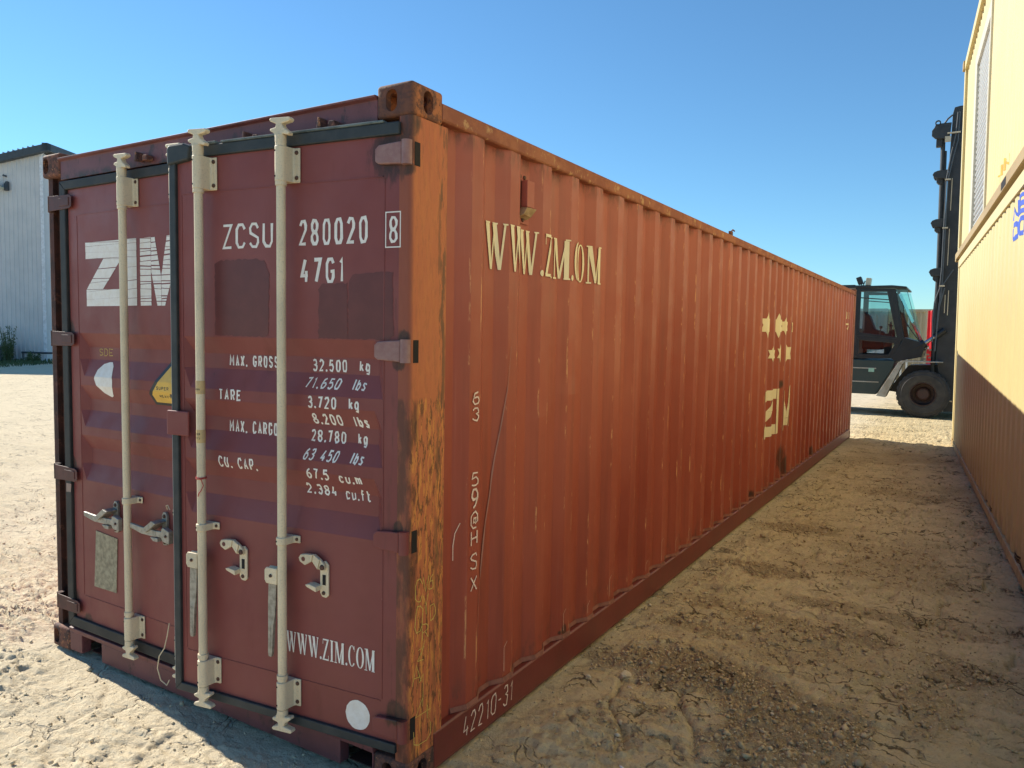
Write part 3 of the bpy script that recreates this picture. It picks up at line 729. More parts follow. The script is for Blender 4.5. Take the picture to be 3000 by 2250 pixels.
def cyl(mb, u, z, o0, o1, r, n=12):
    mb.lathe([(0, o0), (r, o0), (r, o1), (0, o1)], (u, 0, z), 1, n)
def bolt(mb, u, z, o, r=.008):
    mb.lathe([(0, o), (r, o), (r * .9, o + .004), (r * .4, o + .006), (0, o + .006)], (u, 0, z), 1, 12)
BO = .050                          # height of the bar axis over the leaf
def lock_bar(d, u, z0=.20, z1=2.43):
    mb = MB(); mb.lathe([(0, z0), (.0175, z0), (.0175, z1), (0, z1)], (u, BO, 0), 2, 20)
    for a, b, r in ((2.255, 2.27, .0215), (2.40, 2.415, .0205), (2.415, 2.44, .0215), (.345, .362, .0215), (.195, .222, .021)):
        mb.lathe([(.0170, a), (r, a), (r, b), (.0170, b)], (u, BO, 0), 2, 20)
    sub("lock_bar", mb, M_BAR, d, smooth=True)
    # cams top and bottom: two winged plate
    for sgn, zb in ((1, 2.44), (-1, .20)):
        z = lambda a: zb + sgn * a
        mb = MB()
        poly = [(u - .017, z(-.012)), (u - .018, z(.002)), (u - .046, z(-.004)), (u - .050, z(.006)), (u - .022, z(.026)), (u - .014, z(.040)), (u - .052, z(.046)), (u - .056, z(.056)), (u - .048, z(.062)),
                (u + .038, z(.066)), (u + .047, z(.060)), (u + .040, z(.052)), (u + .014, z(.042)), (u + .016, z(.030)), (u + .040, z(.026)), (u + .044, z(.018)), (u + .024, z(.008)), (u + .018, z(-.012))]
        if sgn < 0: poly = poly[::-1]
        # concave outline: cut in quads by hand to stay clean
        mb.prism(poly, BO - .013, BO + .013, 1); sub("cam", mb, M_BAR, d, bevel=.0035)
def bracket(d, u, z0, z1, wide=.050, two=True):
    mb = MB(); r = .0225; prof = []
    # section in (u, o): sleeve round the bar, then flange towards smaller u
    N = 10; sec = []
    for i in range(N + 1):
        a = math.pi * (1.0 - 1.05 * i / N); sec.append((u - r * math.cos(a + math.pi) * -1, BO + r * math.sin(a)))
    sec = [(u + r, .002), (u + r, BO)] + [(u + r * math.cos(math.pi * i / N), BO + r * math.sin(math.pi * i / N)) for i in range(1, N)] + [(u - r, BO), (u - r - .004, .016), (u - r - .010, .010), (u - wide - .004, .0085), (u - wide - .004, .002)]
    mb.prism(sec, z0, z1, 2)
    sub("bar_bracket", mb, M_BAR, d, smooth=True, bevel=.003)
    mb = MB(); zz = [z0 + .018, z1 - .018] if two else [(z0 + z1) / 2]
    for z in zz: bolt(mb, u - wide + .010, z, .0085, .0085 if two else .007)
    sub("bracket_bolt", mb, M_BOLT, d, smooth=True, each=True)
    mb = MB()
    for z in zz: mb.lathe([(0, 0), (.0035, 0), (.0035, .0012), (0, .0012)], (u + .010, BO + .0205, z), 1, 8)
    sub("bracket_hole", mb, M_BLACK, d, each=True)
for d, u in ((door_r, .922), (door_r, .496), (door_l, 1.657), (door_l, 1.268)):
    lock_bar(d, u); bracket(d, u, 2.270, 2.400); bracket(d, u, .225, .335)
    bracket(d, u, .882, .912, .048, False)
# handles hanging down on the right leaf
for u in (.922, .496):
    mb = MB(); mb.prism([(u + .016, .722), (u + .070, .722), (u + .078, .735), (u + .078, .775), (u + .070, .786), (u + .016, .786)], BO + .004, BO + .014, 1)
    mb.prism([(u + .016, .722), (u + .070, .722), (u + .078, .735), (u + .078, .775), (u + .070, .786), (u + .016, .786)], BO - .016, BO - .006, 1)
    mb.box(u + .070, u + .078, BO - .0055, BO + .0035, .740, .772)
    sub("handle_hub", mb, M_BAR, door_r, bevel=.003)
    mb = MB(); bolt(mb, u + .046, .755, BO + .014, .007); sub("pivot_bolt", mb, M_BOLT, door_r, smooth=True)
    mb = MB(); prof = [(.735, .019, .0045), (.64, .019, .0045), (.575, .016, .005), (.555, .013, .007), (.44, .010, .007), (.425, .007, .006)]
    for (za, wa, ta), (zb, wb, tb) in zip(prof[:-1], prof[1:]):
        sh = lambda z: .046 + (.735 - z) * .04
        mb.add([(u + sh(za) - wa, BO - ta, za), (u + sh(za) + wa, BO - ta, za), (u + sh(za) + wa, BO + ta, za), (u + sh(za) - wa, BO + ta, za),
                (u + sh(zb) - wb, BO - tb, zb), (u + sh(zb) + wb, BO - tb, zb), (u + sh(zb) + wb, BO + tb, zb), (u + sh(zb) - wb, BO + tb, zb)],
               [(0, 1, 5, 4), (1, 2, 6, 5), (2, 3, 7, 6), (3, 0, 4, 7)] + ([(0, 3, 2, 1)] if za == .735 else []) + ([(4, 5, 6, 7)] if zb == .425 else []))
    mb.box(u + .053, u + .059, BO + .0065, BO + .0085, .445, .555)
    o = sub("door_handle", mb, M_HANDLE, door_r, bevel=.002)
# retainers
for u, z in ((.718, .71), (.305, .708)):
    mb = MB()
    mb.prism([(u, z - .012), (u + .012, z - .022), (u + .030, z - .020), (u + .040, z - .006), (u + .040, z + .10), (u + .030, z + .118), (u + .014, z + .122), (u, z + .108)], .001, .009, 1)
    sub("handle_retainer", mb, M_BAR, door_r, bevel=.002)
    mb = MB(); arm = [(u + .012, z + .088), (u + .040, z + .090), (u + .066, z + .118), (u + .098, z + .100), (u + .122, z + .112), (u + .128, z + .126), (u + .118, z + .140), (u + .096, z + .144), (u + .060, z + .146), (u + .030, z + .130), (u + .012, z + .112)]
    mb.prism([arm[0], arm[1], arm[9], arm[10]], .011, .021, 1); mb.prism([arm[1], arm[2], arm[8], arm[9]], .0112, .026, 1); mb.prism([arm[2], arm[3], arm[4], arm[5], arm[6], arm[7], arm[8]], .014, .030, 1)
    mb.prism([(u + .036, z + .006), (u + .080, z + .020), (u + .088, z + .028), (u + .070, z + .032), (u + .036, z + .026)], .004, .040, 1)
    sub("retainer_hook", mb, M_BAR, door_r, bevel=.002)
    mb = MB(); bolt(mb, u + .020, z + .100, .0215, .011); bolt(mb, u + .022, z - .004, .009, .008); sub("retainer_bolt", mb, M_BOLT, door_r, smooth=True, each=True)
    mb = MB(); mb.box(u + .012, u + .027, .0095, .0105, z + .028, z + .068); sub("retainer_slot", mb, M_BLACK, door_r)
    mb = MB(); mb.lathe([(0, 0), (.009, 0), (.009, .001), (0, .001)], (u + .104, .0302, z + .124), 1, 10); sub("retainer_hole", mb, M_PATCH, door_r)
# left leaf: two horizontal handles held in their catches
for u in (1.715, 1.325):
    mb = MB(); mb.prism([(u, .742), (u + .045, .748), (u + .060, .765), (u + .055, .806), (u + .040, .812), (u, .800)], BO - .012, BO + .012, 1)
    mb.prism([(u + .045, .762), (u + .130, .762), (u + .135, .788), (u + .050, .792)], BO - .006, BO + .008, 1)
    sub("handle_hub", mb, M_HANDLE, door_l, bevel=.003)
    mb = MB(); bolt(mb, u + .022, .776, BO + .012, .007); sub("pivot_bolt", mb, M_BOLT, door_l, smooth=True)
    mb = MB(); mb.prism([(u + .10, .760), (u + .21, .760), (u + .298, .776), (u + .300, .798), (u + .21, .792), (u + .10, .790)], BO - .004, BO + .010, 1)
    sub("door_handle", mb, M_HANDLE, door_l, bevel=.003)
    mb = MB(); mb.prism([(u + .082, .722), (u + .090, .712), (u + .112, .712), (u + .120, .726), (u + .120, .850), (u + .110, .866), (u + .092, .866), (u + .082, .850)], .001, .014, 1)
    mb.prism([(u + .085, .826), (u + .118, .834), (u + .190, .786), (u + .186, .772), (u + .160, .776)], .0142, BO + .020, 1)
    mb.prism([(u + .084, .740), (u + .118, .740), (u + .140, .756), (u + .084, .758)], .0142, BO + .012, 1)
    sub("handle_retainer", mb, M_HANDLE, door_l, bevel=.002)
    mb = MB(); bolt(mb, u + .101, .848, .0145, .009); bolt(mb, u + .101, .726, .0145, .008); sub("retainer_bolt", mb, M_BOLT, door_l, smooth=True, each=True)
# overlap plate on the free edge
mb = MB(); mb.box(1.022, 1.150, .0145, .024, 1.262, 1.366); mb.box(1.138, 1.150, -.02, .0145, 1.262, 1.366); sub("overlap_plate", mb, M_DOOR, door_r, bevel=.005)
# red string and paper bands on the free-edge bar
mb = MB()
for zc, ph in ((1.100, 0), (1.105, .6)):
    mb.tube([(.922 + .021 * math.cos(a * .7 + ph), BO + .021 * math.sin(a * .7 + ph), zc + .001 * math.sin(a * 2)) for a in range(10)], .0018, 6)
mb.tube([(.905, BO + .018, 1.10), (.896, BO + .014, 1.075), (.902, BO + .020, 1.055), (.915, BO + .022, 1.04), (.920, BO + .02, 1.028)], .0018, 6)
sub("red_string", mb, M_RED, door_r)
for zc in (1.475, 1.275):
    mb = MB(); mb.lathe([(.0177, zc - .027), (.0184, zc - .027), (.0184, zc + .027), (.0177, zc + .027)], (.922, BO, 0), 2, 20); sub("paper_band", mb, M_TAPE, door_r, smooth=True)
    t = []
    for r_, (s_, w_) in enumerate(((("OX BY", .011) if zc > 1.4 else ("7-X88", .011)), (("CYNNN", .011) if zc > 1.4 else ("YY72", .011)))):
        t += text2d(s_, -.016, .012, zc + .006 - r_ * .018, zc + .014 - r_ * .018, .0008, jit=.0002) if all(c in G for c in s_) else []
    def bandmap(x, z, l): a = math.pi / 2 + x / .0185; return (.922 + (.0186 + l * .1) * math.cos(a), BO + (.0186 + l * .1) * math.sin(a), z)
    if t: sub("band_print", drape(t, bandmap, [-.012 + .004 * i for i in range(7)], 0), M_DKST, door_r, clean=False)
# hinges, right post
def hinge(d, z, u0, side, mat):
    mb = MB(); h = .036
    mb.prism([(u0 + .130, z - h + .012), (u0 + .130, z + h - .016), (u0 + .115, z + h - .004), (u0 + .07, z + h), (u0 + .018, z + h + .003), (u0 + .018, z - h - .003), (u0 + .07, z - h), (u0 + .115, z - h + .002)], .001, .020, 1)
    o = sub("hinge_blade", mb, mat, d, bevel=.004)
    mb = MB(); mb.lathe([(0, z - h - .006), (.019, z - h - .006), (.019, z + h + .006), (0, z + h + .006)], (u0, .012, 0), 2, 18); sub("hinge_knuckle", mb, mat, d, smooth=True)
M_HNG = simple("hinge_pale_paint", (.27, .13, .12), .5, col2=(.33, .19, .17), scale=40)
for z, mt in ((2.342, M_HNG), (1.645, M_HNG), (.950, M_DOOR), (.245, M_DOOR)):
    hinge(door_r, z, -.048 + .010, 1, mt)
    mb = MB(); mb.box(-.01, .0016, .0165, .046, z - .042, z + .040); build("hinge_slot_shade", mb, M_BLACK, box_c)  # raised black piece stands in for the shade inside the hinge recess
M_HNGL = simple("hinge_dull_red", (.12, .038, .032), .6, col2=(.075, .028, .023), scale=14)
for z in (2.335, 1.650, .955, .265):
    mb = MB(); h = .034
    mb.prism([(2.145, z - h + .01), (2.145, z + h - .01), (2.165, z + h), (2.350, z + h + .004), (2.350, z - h - .004), (2.165, z - h)], .0145, .0185, 1)
    mb.prism([(2.165, z - h * .6), (2.165, z + h * .6), (2.255, z + h * .6), (2.255, z - h * .6)], .0187, .022, 1)
    sub("hinge_blade", mb, M_HNGL, door_l, bevel=.002)
    mb = MB(); mb.lathe([(0, z - h - .006), (.018, z - h - .006), (.018, z + h + .006), (0, z + h + .006)], (2.362, -.002, 0), 2, 16); sub("hinge_knuckle", mb, M_DARKPOST, door_l, smooth=True)

# ---- lettering on the right leaf (u runs right to left, so x = -u)
def rt(u, z, l): p = door_pt(-u, z, l); return p
def put(name, polys, mat, d=door_r, fn=rt): sub(name, drape(polys, fn, ZC, 1), mat, d, clean=False)
def T(txt, uL, uR, z0, z1, w=.0050, slant=0, mat=M_WHITE, gap=.38, jit=.0010, name="lettering"):
    put(name, text2d(txt, -uL, -uR, z0, z1, w, slant, jit, gap), mat)
T("ZCSU", .845, .580, 2.033, 2.133, .0058, gap=.32); T("280020", .452, .134, 2.034, 2.132, .0062, gap=.42)
T("8", .042, .005, 2.030, 2.126, .0050)
put("number_frame", [(0, p) for p in ribbon([(-.056, 2.016), (.006, 2.016), (.006, 2.140), (-.056, 2.140)], .0022, True)], M_WHITE)
T("47G1", .446, .236, 1.892, 1.987, .0064, gap=.40)
wt = .0036
T("MAX. GROSS", .842, .584, 1.562, 1.608, wt); T("32.500", .411, .247, 1.557, 1.604, wt); T("kg", .190, .142, 1.562, 1.606, wt)
T("71.650", .437, .272, 1.491, 1.534, wt - .0004, .25); T("lbs", .212, .152, 1.492, 1.535, wt - .0004, .22)
T("TARE", .873, .752, 1.423, 1.469, wt); T("3.720", .411, .276, 1.417, 1.463, wt); T("kg", .217, .171, 1.421, 1.465, wt)
T("8.200", .400, .259, 1.353, 1.396, wt, -.12); T("lbs", .204, .138, 1.353, 1.396, wt, -.12)
T("MAX. CARGO", .845, .588, 1.290, 1.341, wt); T("28.780", .418, .251, 1.284, 1.331, wt); T("kg", .196, .152, 1.288, 1.332, wt)
T("63 450", .440, .276, 1.213, 1.258, wt - .0004, .25); T("lbs", .216, .158, 1.215, 1.258, wt - .0004, .25)
T("CU. CAP.", .879, .672, 1.144, 1.192, wt); T("67.5", .420, .314, 1.140, 1.184, wt); T("cu.m", .267, .161, 1.137, 1.178, wt)
T("2.384", .438, .292, 1.077, 1.119, wt, -.08); T("cu.ft", .250, .134, 1.072, 1.117, .0030, -.08)
put("lettering", serif2d("WWW.ZIM.COM", -.521, -.092, .436, .520), M_WHITE)
put("round_sticker", [(0, ring_poly((-.171, .252), .056, .058, 28, .02))], M_WHITE)
def jagged(pts, r, step=.012, amp=.0035):
    out = []
    for a, b in zip(pts, pts[1:] + pts[:1]):
        a, b = Vector(a), Vector(b); n = max(1, int((b - a).length / step))
        out += [a + (b - a) * (i / n) + Vector((r.uniform(-amp, amp), r.uniform(-amp, amp))) for i in range(n)]
    return out
def fan(poly):
    c = sum((Vector(p) for p in poly), Vector((0, 0))) / len(poly); return [(0, [c, Vector(poly[i]), Vector(poly[(i + 1) % len(poly)])]) for i in range(len(poly))]
r2 = random.Random(3)
put("paint_patch", fan(jagged([(-.890, 1.688), (-.890, 1.975), (-.855, 1.988), (-.70, 1.992), (-.625, 1.985), (-.602, 1.930), (-.606, 1.700), (-.615, 1.686)], r2)), M_PATCH)
put("paint_patch", fan(jagged([(-.36, 1.684), (-.358, 1.866), (-.345, 1.888), (-.225, 1.890), (-.222, 1.684)], r2)) + fan(jagged([(-.2205, 1.684), (-.2205, 1.888), (-.200, 1.922), (-.06, 1.930), (-.025, 1.925), (-.020, 1.70), (-.04, 1.684)], r2)), M_PATCH)
# ---- left leaf
def lt(u, z, l): return door_pt(-u, z, l, 1.235, 2.125)
def PL(name, polys, mat): put(name, polys, mat, door_l, lt)
def q(*pts): return (0, [Vector(p) for p in pts])
Zt, Zb = 2.127, 1.815
zim = [q((-2.055, 2.046), (-1.72, 2.046), (-1.72, Zt), (-2.055, Zt)), q((-2.05, 1.897), (-1.908, 1.897), (-1.745, 2.044), (-1.90, 2.044)), q((-2.052, Zb), (-1.72, Zb), (-1.72, 1.895), (-2.052, 1.895)),
       q((-1.718, Zb), (-1.631, Zb), (-1.631, Zt), (-1.718, Zt))]
mm = [q((-1.603, Zb), (-1.520, Zb), (-1.520, Zt), (-1.603, Zt)), q((-1.518, 1.97), (-1.475, Zb), (-1.445, Zb), (-1.445, 1.95), (-1.49, Zt), (-1.518, Zt)), q((-1.443, Zb), (-1.418, Zb), (-1.352, 1.97), (-1.352, Zt), (-1.40, Zt), (-1.443, 1.95)),
      q((-1.350, Zb), (-1.268, Zb), (-1.268, Zt), (-1.350, Zt))]
PL("logo_lettering", crack(zim, random.Random(5), Zb, Zt, .014, .05, .0025) + crack(mm, random.Random(9), Zb, Zt, .010, .035, .0055), M_WHITE)
PL("white_blob_sticker", fan([(-1.905, 1.541), (-1.882, 1.541), (-1.866, 1.522), (-1.858, 1.49), (-1.846, 1.455), (-1.848, 1.42), (-1.862, 1.392), (-1.868, 1.375), (-1.885, 1.369), (-1.936, 1.387), (-1.985, 1.425), (-2.002, 1.455), (-1.99, 1.500), (-1.95, 1.53)]), M_WHITE)
PL("warning_sticker", [(0, [Vector(p) for p in ((-1.422, 1.562), (-1.398, 1.562), (-1.262, 1.405), (-1.282, 1.355), (-1.538, 1.355), (-1.558, 1.405))])], M_STICKK)
PL("warning_sticker_field", [(2, [Vector(p) for p in ((-1.410, 1.545), (-1.286, 1.402), (-1.300, 1.368), (-1.520, 1.368), (-1.534, 1.402))])], M_STICKY)
PL("warning_print", [(l + 3, p) for l, p in text2d("SUPER", -1.492, -1.400, 1.428, 1.444, .0016, jit=.0002) + text2d("HEAVY", -1.480, -1.395, 1.392, 1.406, .0014, jit=.0002)], M_STICKK)
PL("chalk_mark", [(l + 1, p) for l, p in text2d("SDE", -2.000, -1.885, 1.570, 1.606, .0014, jit=.002)], M_CHALKY)
mb = MB(); mb.prism([(2.006, .690), (1.822, .676), (1.838, .402), (2.030, .400)], .001, .004, 1); sub("data_plate", mb, M_DIRTWHITE, door_l)
r3 = random.Random(2); t = []
for i in range(11):
    z = .64 - i * .021
    if i % 4 == 3: continue
    for k in range(5):
        a = 1.985 - k * .028 - r3.uniform(0, .006); t.append((6, [Vector((-a, z)), Vector((-a + r3.uniform(.012, .022), z)), Vector((-a + r3.uniform(.012, .022), z + .006)), Vector((-a, z + .006))]))
PL("plate_print", t, simple("faint_print", (.20, .17, .11), .8))
mb = MB(); mb.prism([(2.205, .905), (2.25, .905), (2.252, .86), (2.21, .862)], .0145, .0155, 1); sub("tape_scrap", mb, simple("clear_tape", (.30, .20, .17), .4), door_l)
# wire seals at the meeting edges
mb = MB(); mb.tube([(1.392, .02, .885), (1.388, .03, .905), (1.375, .03, .910), (1.36, .03, .89)], .0022, 6)
mb.tube([(1.375, .03, .36), (1.385, .035, .30), (1.40, .04, .24), (1.425, .05, .20), (1.44, .05, .14), (1.43, .04, .08), (1.40, .03, .06), (1.38, .03, .09)], .0028, 6)
sub("seal_wire", mb, M_BAR, door_l, each=True)

# ---- lettering, logo, chalk on the long side
def st(y, z, l): return side_pt(y, z, l + .001)
def PS(name, polys, mat, lift=0): build(name, drape([(a + lift, b) for a, b in polys], st, YC, 0), mat, box_c, clean=False)
PS("side_lettering", serif2d("WWW.ZIM.COM", .524, 1.585, 1.984, 2.180), M_CREAM)
def star(c, r):
    return [(0, [Vector((c[0] + r * math.cos(math.pi / 2 + 2 * math.pi * (k + o) / 3), c[1] + r * math.sin(math.pi / 2 + 2 * math.pi * (k + o) / 3))) for k in range(3)]) if o == 0 else
            (1, [Vector((c[0] + r * math.cos(math.pi / 2 + 2 * math.pi * (k + .5) / 3), c[1] + r * math.sin(math.pi / 2 + 2 * math.pi * (k + .5) / 3))) for k in range(3)]) for o in (0, .5)]
for cy, cz, cr in ((5.555, 1.845, .130), (6.09, 1.850, .130), (6.40, 1.850, .100), (6.80, 1.845, .105), (5.83, 1.555, .085), (6.17, 1.560, .100), (6.60, 1.555, .135)):
    PS("logo_star", star((cy, cz), cr), M_CREAM)
def box2(a, b, c, d): return (0, [Vector((a, c)), Vector((b, c)), Vector((b, d)), Vector((a, d))])
bz, tz = .705, 1.185
big = [box2(5.56, 6.095, tz - .105, tz), (0, [Vector((5.56, bz + .107)), Vector((5.70, bz + .107)), Vector((6.03, tz - .107)), Vector((5.89, tz - .107))]), box2(5.56, 6.095, bz, bz + .105), box2(6.103, 6.23, bz, tz),
       box2(6.46, 6.56, bz, tz - .04), (0, [Vector((6.563, .93)), Vector((6.60, bz + .04)), Vector((6.66, bz + .04)), Vector((6.66, .90)), Vector((6.60, tz - .07)), Vector((6.563, tz - .04))]),
       (0, [Vector((6.663, bz + .04)), Vector((6.69, bz + .04)), Vector((6.747, .93)), Vector((6.747, tz)), Vector((6.72, tz)), Vector((6.663, .90))]), box2(6.75, 6.88, bz + .02, tz + .01)]
PS("logo_lettering", crack(big, random.Random(4), bz, tz, .10, .2, .003), M_CREAM)
w = .0034
for s_, z0, z1 in (("6", 1.425, 1.480), ("3", 1.358, 1.412), ("5", 1.088, 1.150), ("9", .996, 1.080), ("@", .915, .985), ("H", .845, .905), ("S", .742, .812), ("X", .652, .718)):
    PS("chalk_mark", text2d(s_, .396, .446, z0, z1, w if s_ != "9" else .005, jit=.003), M_CHALK)
PS("chalk_mark", [(0, p) for p in ribbon([(.345, .95), (.325, .91), (.318, .86), (.318, .80)], .0016)], M_CHALK)
PS("scratch", [(0, p) for p in ribbon([(y, z) for y, z in ((.688, 1.66), (.668, 1.5), (.640, 1.33), (.612, 1.18), (.590, 1.03), (.556, .90), (.546, .84), (.522, .68), (.490, .62), (.470, .54), (.458, .45))],
                                      [.0010, .0016, .003, .003, .005, .003, .006, .004, .005, .0045, .001])], simple("scratch_pale", (.42, .20, .16), .8))
# scuff outlines low on the ridges
for k in range(0, 16):
    y = P0 + PER * k; r4 = random.Random(k)
    if r4.random() < .75:
        h = .24 + r4.uniform(0, .10); pts = [(y + .006, .20 + r4.uniform(0, .02)), (y + .004, h), (y + .03, h + .02)]
        PS("scuff_mark", [(0, p) for p in ribbon(pts, .0012)], M_CHALK)
def railpt(y, z, l): return (.0055 + l, y, z)
build("chalk_mark", drape(text2d("42210-31", .350, .745, .055, .145, .0030, .05, jit=.004, gap=.45), railpt, [], 0), M_CHALK, box_c, clean=False)
def postpt(y, z, l): return (.0005 + l, y, z)
t = []
for s_, a, b, z0, z1 in (("C", .040, .082, .715, .800), ("V", .085, .118, .745, .800), ("6", .118, .150, .740, .800), ("Y", .085, .120, .650, .730), ("0", .040, .085, .600, .700), ("D", .130, .165, .620, .680),
                         ("R", .080, .120, .560, .620), ("/", .075, .100, .500, .560), ("Z", .055, .095, .485, .535), ("A", .025, .080, .400, .480), ("1", .060, .110, .300, .430), ("4", .045, .140, .245, .345), ("U", .035, .140, .160, .225)):
    t += text2d(s_, a, b, z0, z1, .0016, jit=.004)
build("chalk_mark", drape(t, postpt, [], 0), M_CHALKY, box_c, clean=False)
# ventilator high on the first bay
mb = MB(); mb.prism([(.757, 2.205), (.872, 2.205), (.872, 2.425), (.757, 2.425)], 0, .004, 1); mb.v = [(-.0345 + v[1], v[0], v[2]) for v in mb.v]; build("ventilator_plate", mb, M_SIDE, box_c, bevel=.001)
mb = MB(); mb.box(-.030, .003, .800, .864, 2.275, 2.392); build("ventilator", mb, M_SIDE, box_c, bevel=.003)
mb = MB(); mb.box(-.0295, -.029, .772, .7995, 2.272, 2.395); build("ventilator_gap", mb, M_BLACK, box_c)
for yb, zb in ((.785, 2.408), (.825, 2.408), (.815, 2.222)): mb = MB(); mb.lathe([(0, 0), (.010, 0), (.008, .006), (0, .006)], (-.030, yb, zb), 0, 8); build("ventilator_bolt", mb, M_BOLT, box_c)
mb = MB(); mb.add([(-.026, .792, 2.274), (-.026, .868, 2.276), (.012, .872, 2.272), (.012, .786, 2.270), (-.028, .768, 2.228), (-.028, .850, 2.224), (-.010, .856, 2.236), (.002, .774, 2.240)],
                  [(0, 1, 2, 3), (3, 2, 6, 7), (0, 3, 7, 4), (1, 5, 6, 2), (4, 7, 6, 5), (0, 4, 5, 1)])
build("ventilator_flap", mb, simple("pale_brown_paint", (.48, .34, .19), .7, col2=(.30, .19, .09), scale=26), box_c, bevel=.002)
PS("side_lettering", text2d("U8", 11.05, 11.50, 2.04, 2.19, .018, jit=.006), M_CREAM)
PS("side_lettering", text2d("7", 11.15, 11.42, 1.87, 1.99, .016, jit=.006), M_CREAM)
PS("side_lettering", [(0, ring_poly((11.13, 1.64), .03, .045, 5))], M_CREAM)
mb = MB(); mb.box(-.02, .0, 4.10, 4.16, 2.555, 2.585); mb.tube([(-.01, 4.13, 2.58), (.0, 4.15, 2.60), (.01, 4.17, 2.59)], .006, 6); build("roof_lug", mb, M_CAST, box_c)

# ================================================================ YELLOW CONTAINERS (leaning slightly, converging with the red one)
YLOC = (1.544, 12.305, 0); YROT = (.0148, 0, math.atan2(-1, .0678))
def ytext(parent, txt, s0, s1, z0, z1, w, mat, fn, cuts, **k):
    # seen from the alley the far end is left, so text runs towards +s
    kx = k.pop('kx', 1); t_ = [(l, [Vector((s0 + p[0] * kx, p[1])) for p in pl]) for l, pl in text2d(txt, 0, (s1 - s0) / kx, z0, z1, w, jit=.001, **k)]
    return build("stencil_lettering", drape(t_, fn, cuts, 0), mat, parent, local=True, clean=False)
low = empty("storage_container", YLOC, YROT, "lower cream-yellow corrugated container standing on the dirt, half in shade", "shipping container")
YP, YD_ = .30, .019
def ycorr(s):
    t = (s - .2) % YP / YP
    return 0 if t < .42 else (t - .42) / .19 if t < .61 else 1 if t < .81 else (1 - t) / .19
YCUT = [.2 + YP * (k + f) for k in range(-1, 44) for f in (0, .42, .61, .81)]
LEN = 12.19; ZT = 3.045
def ypanel(z0, z1, s0, s1, fn, cuts):
    ss = sorted(set([s0, s1] + [c for c in cuts if s0 < c < s1])); mb = MB(); n = len(ss)
    mb.add([(s, fn(s), z) for z in (z0, z1) for s in ss], [(j, j + 1, n + j + 1, n + j) for j in range(n - 1)]); return mb
yl = lambda s: .012 + ycorr(s) * YD_
build("side_panel", ypanel(.10, ZT - .12, .16, LEN - .16, yl, YCUT), M_YEL, low, local=True)
mb = MB(); mb.box(.17, LEN - .17, .0, .06, .012, .095); build("bottom_rail", mb, M_YEL, low, local=True, bevel=.003)
mb = MB(); mb.box(.17, LEN - .17, -.004, .07, ZT - .12, ZT); build("top_rail", mb, M_YEL2, low, local=True, bevel=.003)
for s in (0, LEN - .17):
    mb = MB(); mb.box(s, s + .17, .0, .14, .12, ZT - .12); build("corner_post", mb, M_YEL, low, local=True, bevel=.008)
    for i in (-.004, 2.438 - .16):
        for z in (0.0, ZT - .118): mb = MB(); mb.box(s - .003, s + .175, i, i + .166, z, z + .121); build("corner_casting", mb, M_YRAIL, low, local=True, bevel=.008)
mb = MB(); mb.box(.02, LEN - .02, .10, 2.40, .06, ZT - .02); build("body_shell", mb, M_YEL, low, local=True)
upp = empty("modular_container", YLOC, YROT, "upper cream-yellow container with grey roller shutter stacked on the lower one", "shipping container")
for s, z in (): pass
Z0, Z1, SA, SB = 3.085, 6.29, -.30, LEN
def urib(s): return .045 + (0.010 if (s % .235) < .19 else -.002)
UC = [k * .235 + f for k in range(-3, 54) for f in (0, .012, .178, .19)]
def urib2(s):
    t = s % .235
    return .050 if t < .15 else .050 - (t - .15) / .03 * .014 if t < .18 else .036 if t < .205 else .036 + (t - .205) / .03 * .014
UC = [k * .235 + f for k in range(-3, 54) for f in (0, .15, .18, .205)]
DS0, DS1, DZ0, DZ1 = 1.95, 3.72, 3.235, 5.56           # shutter opening
for (a, b, c, d) in ((SA + .2, DS0 - .02, Z0 + .14, Z1 - .14), (DS1 + .02, SB - .1, Z0 + .14, Z1 - .14), (DS0 - .02, DS1 + .02, DZ1 + .02, Z1 - .14)):
    build("side_panel", ypanel(c, d, a, b, urib2, UC), M_YEL2, upp, local=True)
mb = MB(); mb.prism([(-.030, Z0 + .0), (-.030, Z0 + .10), (.03, Z0 + .15), (.09, Z0 + .15), (.09, Z0)], SA + .17, SB - .17, 0)
build("bottom_rail", mb, M_YRAIL, upp, local=True, bevel=.003)
mb = MB(); mb.box(SA + .17, SB - .17, -.01, .09, Z1 - .14, Z1); build("top_rail", mb, M_YEL2, upp, local=True, bevel=.003)
for s in (SA, SB - .17):
    mb = MB(); mb.box(s, s + .17, -.002, .15, Z0 + .12, Z1 - .12); build("corner_post", mb, M_YEL2, upp, local=True, bevel=.008)
    for i in (-.034, 2.438 - .16):
        for z in (Z0 - .035, Z1 - .118): mb = MB(); mb.box(s - .003, s + .176, i, i + .17, z, z + .135); build("corner_casting", mb, M_YRAIL, upp, local=True, bevel=.01)
mb = MB(); mb.box(SA + .02, SB - .02, .16, 2.40, Z0 + .02, Z1 - .02); build("body_shell", mb, M_YEL2, upp, local=True)
for s in (6.15, 8.2): mb = MB(); mb.box(s, s + .36, -.0315, -.0285, Z0 + .012, Z0 + .085); build("fork_pocket", mb, M_BLACK, upp, local=True)
